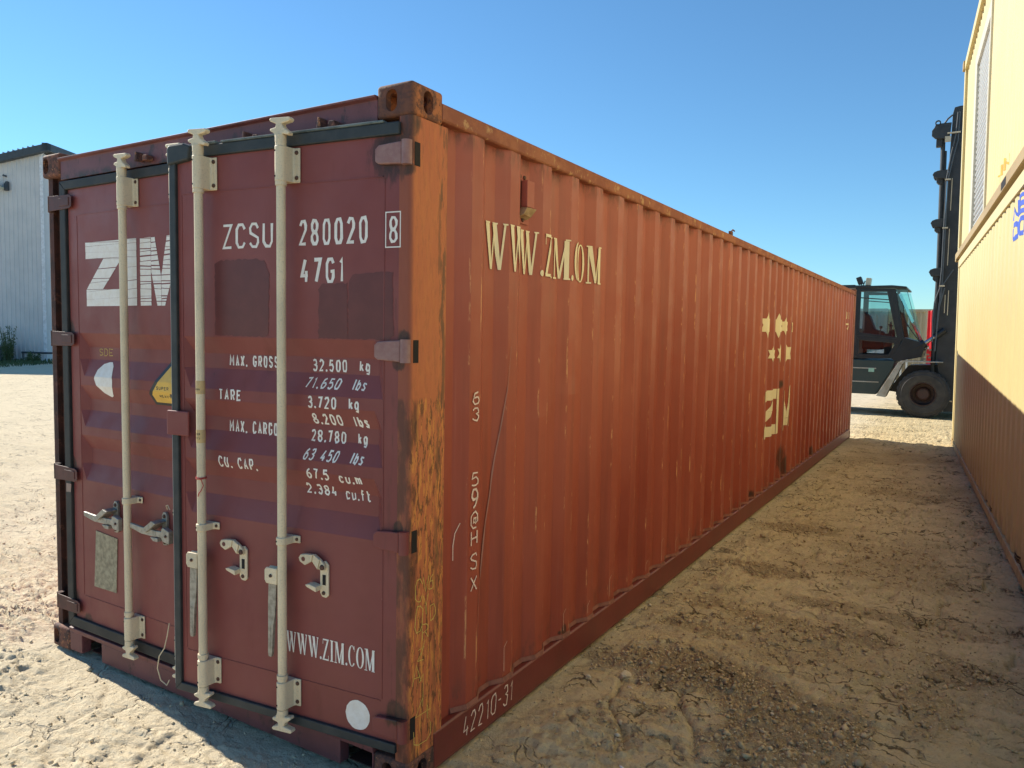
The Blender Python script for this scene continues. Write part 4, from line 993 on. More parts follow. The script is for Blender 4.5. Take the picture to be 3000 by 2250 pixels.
# shutter: frame, slats
mb = MB()
for a, b, c, d in ((DS0 - .30, DS0, Z0 + .15, DZ1 + .18), (DS1, DS1 + .10, Z0 + .15, DZ1 + .18), (DS0, DS1, DZ1, DZ1 + .18)):
    mb.box(a, b, .020, .10, c, d)
build("shutter_frame", mb, M_SHUTFR, upp, local=True, bevel=.006)
mb = MB(); ns = 30; hs = (DZ1 - DZ0) / ns; pts = []
for i in range(ns):
    for k in range(6):
        f = k / 6; pts.append((.078 - .030 * math.sin(math.pi * min(1, f * 1.15)), DZ0 + (i + f) * hs))
pts.append((.078, DZ1))
for (ya, za), (yb, zb) in zip(pts[:-1], pts[1:]): mb.add([(DS0, ya, za), (DS1, ya, za), (DS1, yb, zb), (DS0, yb, zb)], [(0, 1, 2, 3)])
build("roller_shutter", mb, M_SHUT, upp, local=True, clean=False)
mb = MB(); mb.box(DS0, DS1, .03, .10, DZ0 - .09, DZ0 - .002); build("shutter_bottom_bar", mb, M_YRAIL, upp, local=True)
lowf = lambda x, z, l: (x, yl(x) - l - .001, z); uppf = lambda x, z, l: (x, urib2(x) - l - .001, z)
ytext(low, "NEW", 6.66, 7.98, 2.735, 2.900, .019, M_BLUE, lowf, YCUT, gap=.16, kx=2.2); ytext(low, "00/04", 6.66, 8.7, 2.560, 2.715, .019, M_BLUE, lowf, YCUT, gap=.16, kx=2.2)
ytext(low, "TC", 5.48, 6.05, .105, .150, .008, M_DKST, lowf, YCUT); ytext(low, "EMPTY", 7.68, 9.2, .085, .150, .010, M_DKST, lowf, YCUT); ytext(upp, "IN", 5.30, 5.95, 3.37, 3.50, .013, M_OCHRE, uppf, UC, kx=2); ytext(upp, "IT", 4.95, 5.30, 3.33, 3.43, .010, M_OCHRE, uppf, UC, kx=2)

# ================================================================ FORKLIFT
fl = empty("forklift", (.2, 18.0, 0), label="big black and dark green forklift truck with closed cab and tall mast beyond the container", cat="forklift")
fb = lambda n, mb, m, **k: build(n, mb, m, fl, **k)
YN_, YF_ = 17.02, 18.95                                # near and far flank
mb = MB(); mb.prism([(-3.3, .47), (-.06, .47), (.25, 1.08), (.30, 1.27), (-.56, 1.27), (-3.3, 1.45)], YN_, YF_, 1); fb("chassis", mb, M_FLG, bevel=.02)
mb = MB(); mb.box(-3.25, -.08, YN_ - .012, YN_, 1.06, 1.085); mb.box(-3.25, -.02, YN_ - .012, YN_, .745, .77); fb("side_step", mb, M_FEND, each=True)
mb = MB(); mb.box(-.24, -.12, YN_ - .018, YN_ - .0135, .99, 1.075); fb("label_plate", mb, M_GREENLBL)
mb = MB(); mb.prism([(-3.3, 1.45), (-.58, 1.28), (-.62, 2.0), (-.9, 2.12), (-3.0, 2.05), (-3.3, 1.8)], YN_ + .1, YF_ - .1, 1); fb("engine_hood", mb, M_FLG, bevel=.04)
mb = MB(); mb.prism([(-3.95, .5), (-3.32, .5), (-3.32, 1.9), (-3.7, 1.85), (-3.95, 1.5)], YN_ + .05, YF_ - .05, 1); fb("counterweight", mb, M_FLK, bevel=.05)
# cab frame: bars of the near and far door frame, roof
def frame_side(y0, y1, name):
    mb = MB(); out = [(-.56, 1.29), (-.56, 2.93), (.16, 2.90), (.38, 1.83), (.38, 1.66), (.21, 1.31)]
    # outer ring quads
    up_o = [(-.56, 1.83), (-.56, 2.93), (.16, 2.90), (.39, 1.76)]; up_i = [(-.48, 1.90), (-.48, 2.85), (.06, 2.84), (.30, 1.80)]
    for i in range(4):
        j = (i + 1) % 4; mb.prism([up_o[i], up_o[j], up_i[j], up_i[i]], y0, y1, 1)
    lo_o = [(-.56, 1.29), (-.56, 1.83), (.39, 1.76), (.39, 1.64), (.21, 1.31)]; lo_i = [(-.47, 1.40), (-.47, 1.72), (.24, 1.66), (.27, 1.62), (.15, 1.40)]
    for i in range(5):
        j = (i + 1) % 5; mb.prism([lo_o[i], lo_o[j], lo_i[j], lo_i[i]], y0, y1, 1)
    mb.prism([(-.48, 2.69), (.10, 2.64), (.105, 2.66), (-.48, 2.715)], y0 + .01, y1 - .01, 1)
    return fb(name, mb, M_FLK, bevel=.008)
cab = frame_side(YN_ + .02, YN_ + .09, "cab_door_frame"); frame_side(YF_ - .29, YF_ - .22, "cab_door_frame")
CF = YF_ - .22
mb = MB(); mb.prism([(-.85, 2.93), (-.85, 2.97), (.16, 2.98), (.46, 2.945), (.46, 2.90), (.16, 2.92)], YN_, CF, 1); fb("cab_roof", mb, M_FLK, bevel=.015)
mb = MB()
mb.prism([(.16, 2.90), (.23, 2.90), (.455, 1.80), (.39, 1.70)], YN_ + .02, YN_ + .10, 1); mb.prism([(.16, 2.90), (.23, 2.90), (.455, 1.80), (.39, 1.70)], CF - .08, CF, 1)
mb.prism([(.39, 1.64), (.44, 1.80), (.80, 1.69), (.88, 1.60), (.82, 1.36), (.31, 1.24), (.21, 1.31)], YN_ + .02, CF, 1)
mb.box(-.60, -.55, YN_ + .05, CF, 1.29, 2.0); mb.box(-.60, -.54, YN_ + .02, YN_ + .1, 2.0, 2.93); mb.box(-.60, -.54, CF - .08, CF, 2.0, 2.93)
fb("cab_pillars", mb, M_FLK, bevel=.01)
mb = MB(); mb.prism([(.235, 2.88), (.245, 2.885), (.775, 1.71), (.765, 1.70)], YN_ + .12, CF - .1, 1); fb("windscreen", mb, M_GLASS)
mb = MB(); mb.add([(.235, YN_ + .11, 2.88), (.455, YN_ + .11, 1.80), (.775, YN_ + .11, 1.70), (.45, YN_ + .11, 2.88)], [(0, 1, 2, 3)]); mb.add([(.235, CF - .09, 2.88), (.455, CF - .09, 1.80), (.775, CF - .09, 1.70), (.45, CF - .09, 2.88)], [(0, 1, 2, 3)])
fb("front_quarter_glass", mb, M_GLASS, each=True)
mb = MB(); mb.prism([(.775, 1.71), (.45, 2.885), (.462, 2.885), (.787, 1.71)], YN_ + .10, YN_ + .112, 1); fb("glass_edge", mb, simple("glass_edge_blue", (.10, .22, .30), .3))
for yy in (YN_ + .05, CF - .035):
    mb = MB(); mb.add([(-.48, yy, 1.90), (-.48, yy, 2.85), (.06, yy, 2.84), (.30, yy, 1.80)], [(0, 1, 2, 3)]); fb("side_window", mb, M_GLASSD if yy < 18 else M_GLASS)
    mb = MB(); mb.add([(-.47, yy, 1.40), (-.47, yy, 1.72), (.24, yy, 1.66), (.27, yy, 1.62), (.15, yy, 1.40)], [(0, 1, 2, 3)]); fb("lower_window", mb, M_GLASSD)
mb = MB(); mb.tube([(.36, YN_ + .09, 2.62), (.41, YN_ + .085, 2.50), (.43, YN_ + .085, 2.28), (.50, YN_ + .08, 2.08), (.80, YN_ + .08, 1.66)], .011, 6); mb.tube([(.50, YN_ + .08, 2.08), (.53, YN_ + .08, 2.05)], .022, 6); fb("wiper_arm", mb, M_FLK)
# seat, controls
mb = MB(); mb.prism([(-.48, 1.5), (-.02, 1.5), (-.02, 1.93), (-.22, 1.98), (-.34, 2.30), (-.48, 2.42)], 17.65, 18.15, 1); fb("driver_seat", mb, M_SEAT, bevel=.04)
mb = MB(); mb.box(.02, .16, 17.5, 17.85, 1.30, 1.88); mb.tube([(.10, 17.6, 1.88), (.13, 17.6, 2.02), (.07, 17.6, 2.10), (.18, 17.6, 2.06)], .018, 6); mb.tube([(-.1, 17.6, 1.75), (-.08, 17.6, 2.02)], .014, 6); mb.tube([(-.08, 17.6, 2.00), (-.08, 17.6, 2.06)], .035, 8); mb.tube([(.22, 17.8, 1.7), (.17, 17.8, 1.98)], .03, 8)
fb("control_levers", mb, M_SEAT)
mb = MB(); mb.lathe([(.16, -.012), (.19, -.012), (.19, .012), (.16, .012)], (.10, 17.95, 1.98), 0, 24); mb.tube([(.10, 17.95, 1.98), (.2, 17.95, 1.7)], .02, 6); mb.box(.09, .11, 17.78, 18.12, 1.97, 1.99); fb("steering_wheel", mb, M_SEAT)
# roof lights
for x, tilt, m_ in ((-.52, -.35, M_FLK), (-.34, .1, M_LAMPB)):
    mb = MB(); mb.box(-.06, .05, -.10, .10, -.07, .10); mb.box(-.012, .012, -.02, .02, -.14, -.07)
    R_ = Matrix.Rotation(tilt, 3, 'Y'); mb.v = [tuple(R_ @ Vector(p) + Vector((x, YN_ + .16, 3.09 if tilt < 0 else 3.06))) for p in mb.v]
    fb("work_light", mb, m_, bevel=.01)
mb = MB(); mb.box(-.62, -.30, YN_ + .1, YN_ + .22, 2.965, 2.995); mb.tube([(-.45, YN_ + .14, 2.99), (-.42, YN_ + .14, 3.10), (-.38, YN_ + .14, 3.03)], .015, 6); fb("light_bracket", mb, M_FLK)
mb = MB(); mb.box(-1.1, -.62, YN_ + .05, YN_ + .3, 2.955, 3.005); mb.box(-1.05, -.95, YN_ + .1, YN_ + .2, 2.0, 2.95); fb("rear_roof_bar", mb, M_FLK)
# fender
mb = MB(); path = [(-.045, .45), (.14, .425), (.46, 1.17), (1.25, 1.245), (1.25, 1.275), (.50, 1.272), (.37, 1.205)]
mb.prism([(-.045, .45), (.14, .425), (.455, 1.185), (.37, 1.215)], YN_ - .14, YN_ + .36, 1); mb.prism([(.37, 1.217), (.455, 1.187), (.50, 1.235), (.50, 1.272), (.44, 1.262)], YN_ - .14, YN_ + .36, 1); mb.prism([(.502, 1.24), (1.25, 1.247), (1.25, 1.272), (.502, 1.272)], YN_ - .14, YN_ + .36, 1)
fb("front_fender", mb, M_FEND, bevel=.004)
# wheels
def wheel(cx, cy, R, width, dual=False):
    w = MB(); hw = width / 2
    prof = [(R * .50, -hw), (R * .56, -hw * 1.06), (R * .80, -hw * 1.10), (R * .84, -hw * 1.02), (R * .90, -hw), (R * .97, -hw * .92), (R * .985, -hw * .6), (R * .985, hw * .6), (R * .97, hw * .92), (R * .86, hw), (R * .5, hw)]
    w.lathe(prof, (cx, cy, R), 1, 64)
    for k in range(26):
        a = 2 * math.pi * k / 26
        for side, off in ((-1, 0), (1, .5)):
            a2 = a + off * 2 * math.pi / 26; da = .075
            vs = []
            for rr, y in ((R * .935, side * hw * 1.015), (R * 1.008, side * hw * .86), (R * 1.008, side * hw * .05), (R * .95, side * hw * .05)):
                for s_ in (-1, 1): vs.append((cx + rr * math.cos(a2 + s_ * da), cy + y, R + rr * math.sin(a2 + s_ * da)))
            w.add(vs, [(0, 1, 3, 2), (2, 3, 5, 4), (4, 5, 7, 6), (0, 2, 4, 6), (1, 7, 5, 3), (0, 6, 7, 1)])
    t = fb("wheel", w, M_TYRE); t2 = MB()
    t2.lathe([(R * .50, -hw * .9), (R * .50, -hw * 1.03), (R * .47, -hw * 1.04), (R * .43, -hw * .7), (R * .40, -hw * .1), (R * .27, -hw * .02), (R * .27, hw * .9), (R * .5, hw * .9)], (cx, cy, R), 1, 48)
    build("rim", t2, M_RIM, t, smooth=True)
    t3 = MB(); t3.lathe([(0, -hw * .55), (R * .20, -hw * .55), (R * .26, -hw * .40), (R * .26, 0), (0, 0)], (cx, cy, R), 1, 32)
    for k in range(10):
        a = 2 * math.pi * k / 10; t3.lathe([(0, -hw * .12 - .0), (.014, -hw * .12), (.014, 0), (0, 0)], (cx + R * .335 * math.cos(a), cy, R + R * .335 * math.sin(a)), 1, 8)
    build("hub", t3, simple("hub_red", (.085, .036, .028), .7, col2=(.05, .035, .03), scale=9), t, smooth=True)
wheel(.895, 17.06, .535, .40); wheel(.895, 19.0, .535, .40); wheel(-2.75, 17.2, .50, .34); wheel(-2.75, 18.8, .50, .34)
mb = MB(); mb.tube([(.895, 17.2, .535), (.895, 18.9, .535)], .12, 12); mb.box(.6, 1.2, 17.35, 18.7, .35, .95); fb("front_axle", mb, M_FLK)
mb = MB(); mb.tube([(-2.75, 17.3, .5), (-2.75, 18.7, .5)], .09, 12); fb("rear_axle", mb, M_FLK)
mb = MB(); mb.prism([(.15, .55), (.55, 1.15), (1.25, 1.2), (1.25, .5), (.9, .45)], YN_ + .36, YF_ - .36, 1); fb("front_frame", mb, M_FLK)
# mast: leans a little, stands right in front of the front wheel
ml = [(1.30, .15), (1.12, 1.3), (1.10, 3.0), (1.17, 6.69), (1.20, 6.83), (1.30, 6.85), (1.62, 6.85), (1.62, .15)]
for yy in (17.15, 18.55):
    mb = MB(); mb.prism(ml, yy, yy + .16, 1); fb("mast_rail", mb, M_FLGR, bevel=.006)
    mb = MB(); mb.prism([(1.66, .12), (1.66, 6.7), (1.86, 6.7), (1.86, .12)], yy + .02, yy + .14, 1); fb("mast_inner_rail", mb, M_FLGR, bevel=.006)
mb = MB()
for z in (.4, 1.6, 3.3, 4.9, 6.55): mb.box(1.25, 1.60, 17.31, 18.55, z, z + .16)
fb("mast_crossmember", mb, M_FLGR, each=True)
for yy in (17.22, 18.52):
    mb = MB(); mb.tube([(1.045, yy, .9), (1.055, yy, 3.3), (1.01, yy, 6.2)], .045, 12); fb("lift_cylinder", mb, M_FLGR, smooth=True)
# dark curved brackets that hold the cylinders
mb0 = [(.86, 5.36, 0), (.86, 4.30, 0), (.88, 3.26, 0)]
def brk(z, x0, h):
    poly = [(1.14, z + h * .55), (x0 + .10, z + h * .5), (x0 + .03, z + h * .36), (x0, z + h * .1), (x0 + .03, z - h * .2), (x0 + .12, z - h * .36), (1.12, z - h * .40)]
    mb = MB(); mb.prism(poly, 17.08, 17.14, 1); mb.prism([(p[0] + .01, p[1] - .02) for p in poly], 17.30, 17.36, 1)
    mb.prism([(x0 + .08, z - h * .30), (x0 + .20, z - h * .30), (x0 + .20, z - h * .95), (x0 + .12, z - h * .90), (x0 + .08, z - h * .7)], 17.14, 17.30, 1)
    return mb
for z, x0 in ((5.38, .845), (4.32, .855), (3.24, .872)): fb("mast_bracket", brk(z, x0, .20), M_FLGR, bevel=.006)
mb = MB(); mb.prism([(1.16, 6.50), (.96, 6.50), (.93, 6.43), (.84, 6.43), (.79, 6.36), (.79, 6.25), (.86, 6.18), (1.14, 6.16)], 17.08, 17.14, 1)
mb.lathe([(.035, -.03), (.058, -.03), (.058, .03), (.035, .03)], (.90, 17.11, 6.52), 1, 20); mb.prism([(.82, 6.38), (.96, 6.38), (.95, 6.49), (.86, 6.50)], 17.09, 17.13, 1); mb.box(.88, 1.0, 17.14, 17.30, 6.02, 6.24)
mb.tube([(1.0, 17.1, 6.45), (1.08, 17.1, 6.58), (1.17, 17.1, 6.66)], .02, 6)
fb("mast_top_bracket", mb, M_FLGR, bevel=.006)
for k, pts in enumerate(([(1.27, 17.07, 6.7), (1.25, 17.06, 6.2), (1.18, 17.06, 5.8), (1.12, 17.06, 5.3), (1.12, 17.06, 3.3), (1.10, 17.06, 2.9)], [(1.31, 17.07, 6.7), (1.30, 17.06, 6.1), (1.22, 17.06, 5.7), (1.15, 17.06, 5.25), (1.15, 17.06, 3.2), (1.14, 17.06, 2.6)],
                         [(1.12, 17.06, 2.95), (1.02, 17.04, 2.6), (1.00, 17.04, 2.2), (1.02, 17.05, 1.7)], [(1.20, 17.06, 2.9), (1.12, 17.05, 2.5), (1.09, 17.05, 1.8)], [(1.35, 17.06, 3.3), (1.14, 17.06, 2.93), (1.10, 17.05, 2.4), (1.08, 17.05, 1.5)])):
    mb = MB(); mb.tube(pts, .013, 6); fb("hydraulic_hose", mb, M_HOSE, smooth=True)
mb = MB()
for z in (6.25, 5.25, 4.2, 2.93): mb.box(1.09, 1.20 if z < 6 else 1.34, 17.035, 17.075, z, z + .03)
mb.box(1.05, 1.16, 17.05, 17.075, 6.08, 6.2); fb("hose_clamp", mb, M_BAR, each=True)
mb = MB(); mb.box(1.22, 1.235, 17.13, 17.149, 4.6, 5.3); mb.box(1.22, 1.235, 17.13, 17.149, 3.4, 4.2); mb.box(1.27, 1.285, 17.13, 17.149, 2.3, 2.85); mb.box(1.21, 1.225, 17.13, 17.149, 2.35, 2.75); fb("mast_slot", mb, M_BAR, each=True)
# tilt cylinder, valve block
mb = MB(); mb.tube([(.55, 17.12, 1.48), (.84, 17.12, 1.66)], .085, 14); mb.tube([(.80, 17.12, 1.62), (.88, 17.12, 1.68)], .10, 14); fb("tilt_cylinder", mb, M_FLK, smooth=True)
mb = MB(); mb.tube([(.88, 17.12, 1.68), (1.08, 17.12, 1.84)], .042, 14); fb("cylinder_rod", mb, M_CHROME, smooth=True)
mb = MB(); mb.tube([(1.06, 17.12, 1.82), (1.25, 17.12, 1.97)], .07, 14); fb("rod_end", mb, M_FLK, smooth=True)
mb = MB()
rb = random.Random(8)
for k in range(9): x, z = .82 + rb.uniform(0, .14), 1.30 + k * .035; mb.box(x, x + .05, 17.10, 17.2, z, z + .03)
mb.box(.80, .86, 17.12, 17.25, 1.27, 1.45); fb("valve_block", mb, simple("brass_fitting", (.40, .36, .26), .4, metal=.4))
mb = MB(); mb.tube([(1.40, 17.0, .62), (1.33, 17.0, .50), (1.36, 17.0, .42), (1.46, 17.0, .40)], .018, 6); fb("tie_hook", mb, M_BAR)
mb = MB(); mb.box(1.88, 1.98, 17.3, 18.6, .25, .95); mb.box(1.98, 3.4, 17.45, 17.65, .20, .26); mb.box(1.98, 3.4, 18.25, 18.45, .20, .26); fb("lifting_fork", mb, M_FLK, each=True)

# ================================================================ BACKGROUND YARD
def bg_box(name, x0, x1, y, depth, h, mat, label, pitch=.28, zb=0.0, bars=False):
    e_ = empty(name, ((x0 + x1) / 2, y + depth / 2, zb), label=label, cat="shipping container", group="containers in the far row")
    mb = MB(); xs = []; x = x0 + .12
    while x < x1 - .12:
        xs += [(x, 0), (x + pitch * .28, 0), (x + pitch * .5, .05), (x + pitch * .78, .05)]; x += pitch
    xs.append((x1 - .12, 0))
    for (a, da), (b, db) in zip(xs[:-1], xs[1:]): mb.add([(a, y + da, zb + .12), (b, y + db, zb + .12), (b, y + db, zb + h - .1), (a, y + da, zb + h - .1)], [(0, 1, 2, 3)])
    build("front_panel", mb, mat, e_)
    mb = MB(); mb.box(x0, x1, y + .06, y + depth, zb + .02, zb + h - .02); build("body_shell", mb, mat, e_)
    mb = MB(); mb.box(x0, x0 + .12, y - .02, y + .1, zb, zb + h); mb.box(x1 - .12, x1, y - .02, y + .1, zb, zb + h); mb.box(x0 + .12, x1 - .12, y - .02, y + .08, zb + h - .1, zb + h); mb.box(x0 + .12, x1 - .12, y - .02, y + .08, zb, zb + .12)
    build("edge_frame", mb, mat, e_)
    if bars:
        mb = MB()
        for xb in bars: mb.tube([(xb, y - .06, zb + .1), (xb, y - .06, zb + h - .1)], .035, 8)
        build("locking_bar", mb, M_BGW, e_, each=True)
    return e_
bg_box("shipping_container", -.95, .62, 30.0, 6, 2.92, M_BGC, "tan corrugated container in the far row behind the forklift cab", .19, bars=(-.62, -.44, -.25))
bg_box("shipping_container", -7.2, -1.0, 30.3, 2.44, 2.96, M_BGG, "grey blue corrugated container at the far end of the yard behind the forklift cab", .28)
bg_box("shipping_container", .66, 4.6, 30.6, 2.44, 2.88, M_BGC, "tan corrugated container at the far end of the yard right of the red steel column", .24)
rc = empty("steel_column", (.82, 22.1, 0), label="bright red steel column with flange standing between forklift mast and far containers", cat="column")
mb = MB(); mb.box(.70, .94, 22.02, 22.2, 1.52, 2.58); mb.tube([(.83, 21.97, 1.5), (.81, 21.97, 2.58)], .045, 12); build("column_shaft", mb, M_REDV, rc, bevel=.01)
mb = MB(); mb.box(.62, .96, 21.9, 22.3, 1.40, 1.50); mb.box(.72, .92, 22.0, 22.2, .0, 1.40); build("column_base", mb, M_REDV, rc)
mb = MB()
for k in range(4): mb.lathe([(0, 0), (.03, 0), (.03, .05), (0, .05)], (.68 + k * .08, 21.98, 1.50), 2, 8)
build("column_bolt", mb, M_BGW, rc, each=True)

# tree behind the yard
def leaves(mb, c, rad, n, size, r, shell=.35):
    for _ in range(n):
        while True:
            d = Vector((r.uniform(-1, 1), r.uniform(-1, 1), r.uniform(-1, 1)))
            if shell < d.length < 1: break
        p = Vector(c) + Vector((d.x * rad[0], d.y * rad[1], d.z * rad[2])); a = Vector((r.uniform(-1, 1), r.uniform(-1, 1), r.uniform(-.5, 1))).normalized(); b = a.orthogonal().normalized(); c2 = a.cross(b)
        s = size * r.uniform(.6, 1.3); mb.add([p - b * s, p - c2 * s * .45, p + b * s, p + c2 * s * .45], [(0, 1, 2, 3)])
tr = empty("tree", (1.35, 42, 0), label="small green leafy tree top showing above the far containers beside the mast", cat="tree")
mb = MB(); mb.tube([(1.35, 42, 0), (1.4, 42, 1.6), (1.3, 42, 2.8)], [.14, .10, .05], 8)
for k in range(6): a = k * 1.05; mb.tube([(1.35, 42, 1.5 + k * .15), (1.35 + .8 * math.cos(a), 42 + .8 * math.sin(a), 2.6 + k * .1)], [.05, .02], 6)
build("trunk", mb, M_BARK, tr)
mb = MB(); r5 = random.Random(6)
for k in range(14): a = r5.uniform(0, 6.28); leaves(mb, (1.35 + r5.uniform(.1, .9) * math.cos(a), 42 + .8 * math.sin(a), 2.5 + r5.uniform(-.3, .85)), (.4, .4, .3), 130, .07, r5, 0)
build("crown", mb, M_LEAF2, tr, clean=False)

# warehouse on the left
A0 = Vector((-37.168, 15.388, 0)); WD = Vector((.81918828, .57352468, 0)); WN = Vector((.57352468, -.81918828, 0))
wh = empty("warehouse", tuple(A0 + WD * -3 - WN * 6), label="white ribbed metal warehouse with dark roof trim at the left edge", cat="building")
CX = 2.16                                              # distance from A0 to the corner
def wpt(s, o, z): p = A0 + WD * s + WN * o; return (p.x, p.y, z)
mb = MB(); s = -14.0; seg = []
while s < CX - .25: seg += [(s, 0), (s + .12, 0), (s + .145, .035), (s + .175, .035)]; s += .2
seg.append((CX - .14, 0))
def zt(s): return 10.12 - (CX + .4 - s) * .27 if s > -1.0 else 10.12 - (CX + 1.4) * .27 - (-1 - s) * .10
for (a, oa), (b, ob) in zip(seg[:-1], seg[1:]): mb.add([wpt(a, oa, .05), wpt(b, ob, .05), wpt(b, ob, zt(b) - .28), wpt(a, oa, zt(a) - .28)], [(0, 1, 2, 3)])
build("wall", mb, M_WALLW, wh)
mb = MB()
def wprism(mb, poly, o0, o1):   # poly in (s, z)
    n = len(poly); mb.add([wpt(p[0], o0, p[1]) for p in poly] + [wpt(p[0], o1, p[1]) for p in poly], [tuple(range(n)), tuple(range(2 * n - 1, n - 1, -1))] + [(i, i + n, (i + 1) % n + n, (i + 1) % n) for i in range(n)])
wprism(mb, [(CX - .14, .05), (CX, .05), (CX, 9.78), (CX - .14, 9.75)], -.12, .05); build("corner_trim", mb, simple("trim_white", (.74, .76, .80), .4), wh)
mb = MB()   # side wall running away
mb.add([wpt(CX, 0, .05), wpt(CX, -22, .05), wpt(CX, -22, 10.5), wpt(CX, 0, 9.7)], [(0, 1, 2, 3)]); mb.add([wpt(-14, 0, .05), wpt(-14, -22, .05), wpt(-14, -22, 8.5), wpt(-14, 0, 8.5)], [(0, 1, 2, 3)]); mb.add([wpt(-14, -22, .05), wpt(CX, -22, .05), wpt(CX, -22, 9.9), wpt(-14, -22, 8.5)], [(0, 1, 2, 3)])
build("side_wall", mb, M_WALLW, wh)
mb = MB(); 
wprism(mb, [(-14, zt(-14) - .33), (-1, zt(-1) - .33), (CX + .40, zt(CX + .40) - .33), (CX + .40, zt(CX + .40)), (-1, zt(-1)), (-14, zt(-14))], .06, .34)
build("roof_trim", mb, M_TRIM, wh)
mb = MB(); a = Vector(wpt(CX + .40, .34, 0)); b = Vector(wpt(CX + .40, -22, 0)); c = (b - a)
p = [a, b, b - WD * .25, a - WD * .25]
mb.add([(q_.x, q_.y, z + (.9 if i_ in (1, 2) else 0)) for z in (9.80, 10.125) for i_, q_ in enumerate(p)], [(0, 3, 2, 1), (4, 5, 6, 7), (0, 1, 5, 4), (1, 2, 6, 5), (2, 3, 7, 6), (3, 0, 4, 7)]); build("roof_trim", mb, M_TRIM, wh)
mb = MB(); 
mb.add([wpt(-14, .3, zt(-14) + .01), wpt(-1, .3, zt(-1) + .01), wpt(CX + .35, .3, zt(CX + .35) + .012), wpt(CX + .35, -22, 11.03), wpt(-14, -22, 9.4)], [(0, 1, 2, 3, 4)])
for k in range(12): s = CX - .3 - k * .22; mb.add([wpt(s, .32, zt(s) + .005), wpt(s + .05, .32, zt(s) + .02), wpt(s + .025, .32, zt(s) + .09), wpt(s, -1, zt(s) + .005), wpt(s + .05, -1, zt(s) + .02), wpt(s + .025, -1, zt(s) + .09)], [(0, 1, 2), (0, 2, 5, 3), (1, 4, 5, 2)])
build("roof_panel", mb, simple("roof_metal", (.35, .38, .42), .4), wh)
# wall lamp (child of the building) 
mb = MB(); wprism(mb, [(.52, 7.93), (.66, 7.95), (.66, 8.36), (.60, 8.36), (.50, 8.22)], .04, .20); wprism(mb, [(.42, 8.60), (.56, 8.56), (.56, 8.64), (.46, 8.68)], .04, .16); lampb = build("wall_lamp", mb, M_TRIM, wh)
mb = MB(); wprism(mb, [(.02, 8.10), (.50, 7.96), (.52, 8.06), (.20, 8.28), (.02, 8.24)], .12, .55); build("lamp_lens", mb, M_LAMPB, lampb)
ub = empty("utility_box", wpt(-.4, .9, 0), label="grey metal utility box with flat lid against the white warehouse wall", cat="utility box")
mb = MB(); wprism(mb, [(-1.2, .12), (.58, .12), (.58, .74), (-1.2, .74)], .3, 1.2); build("cabinet", mb, M_CONC, ub, bevel=.02)
mb = MB(); wprism(mb, [(-1.25, .745), (.66, .745), (.66, .82), (-1.25, .82)], .25, 1.25); build("lid", mb, M_SHUT, ub, bevel=.01)
mb = MB(); wprism(mb, [(-.45, .34), (-.10, .34), (-.10, .40), (-.45, .40)], 1.21, 1.24); wprism(mb, [(-.8, .16), (.3, .16), (.3, .22), (-.8, .22)], 1.2, 1.22); build("vent_slot", mb, M_BGW, ub)
pr = MB(); pr.tube([wpt(1.1, .18, .47), wpt(2.6, .18, .45)], .045, 8); pr.tube([wpt(1.15, .18, .47), wpt(1.15, .18, 0)], .03, 6); pr.tube([wpt(2.55, .18, .45), wpt(2.55, .18, 0)], .03, 6)
tag(build("pipe_rail", pr, M_TRIM), "low dark pipe rail along the foot of the white warehouse wall", "rail")
def weed(c, h, w_, r, n=26):
    mb = MB(); st_ = MB()
    for k in range(n):
        a = r.uniform(0, 6.28); x0 = r.uniform(0, w_ * .35); top = Vector((c[0] + math.cos(a) * w_ * r.uniform(.2, 1) * .5, c[1] + math.sin(a) * w_ * r.uniform(.2, 1) * .5, h * r.uniform(.5, 1))); bot = Vector((c[0] + math.cos(a) * x0, c[1] + math.sin(a) * x0, -.02))
        st_.tube([bot, (bot + top) / 2 + Vector((0, 0, .05)), top], [.012, .009, .003], 5)
        for j in range(38):
            f = r.uniform(.12, 1); p = bot + (top - bot) * f + Vector((r.uniform(-.07, .07), r.uniform(-.07, .07), r.uniform(-.05, .05))); b = Vector((r.uniform(-1, 1), r.uniform(-1, 1), r.uniform(-.3, 1))).normalized(); c2 = b.orthogonal().normalized(); s = r.uniform(.03, .07)
            mb.add([p - b * s, p - c2 * s * .3, p + b * s, p + c2 * s * .3], [(0, 1, 2, 3)])
    return mb, st_
r6 = random.Random(11)
for i, (s, o, h, w_, lab) in enumerate(((.95, .95, 1.75, .95, "tall green weed bush against the white warehouse wall"), (.35, 1.6, .75, .9, "low dark weed clump in front of the utility box"), (2.25, 1.3, .55, .8, "short weed clump beside the red container edge near the warehouse"))):
    c = wpt(s, o, 0); e_ = empty("weed_bush", c, label=lab, cat="bush", group="weeds along the warehouse wall"); a, b = weed(c, h, w_, r6, 30 if i == 0 else 22)
    build("foliage", a, M_LEAF, e_, clean=False); build("stem", b, M_LEAF, e_, clean=False)

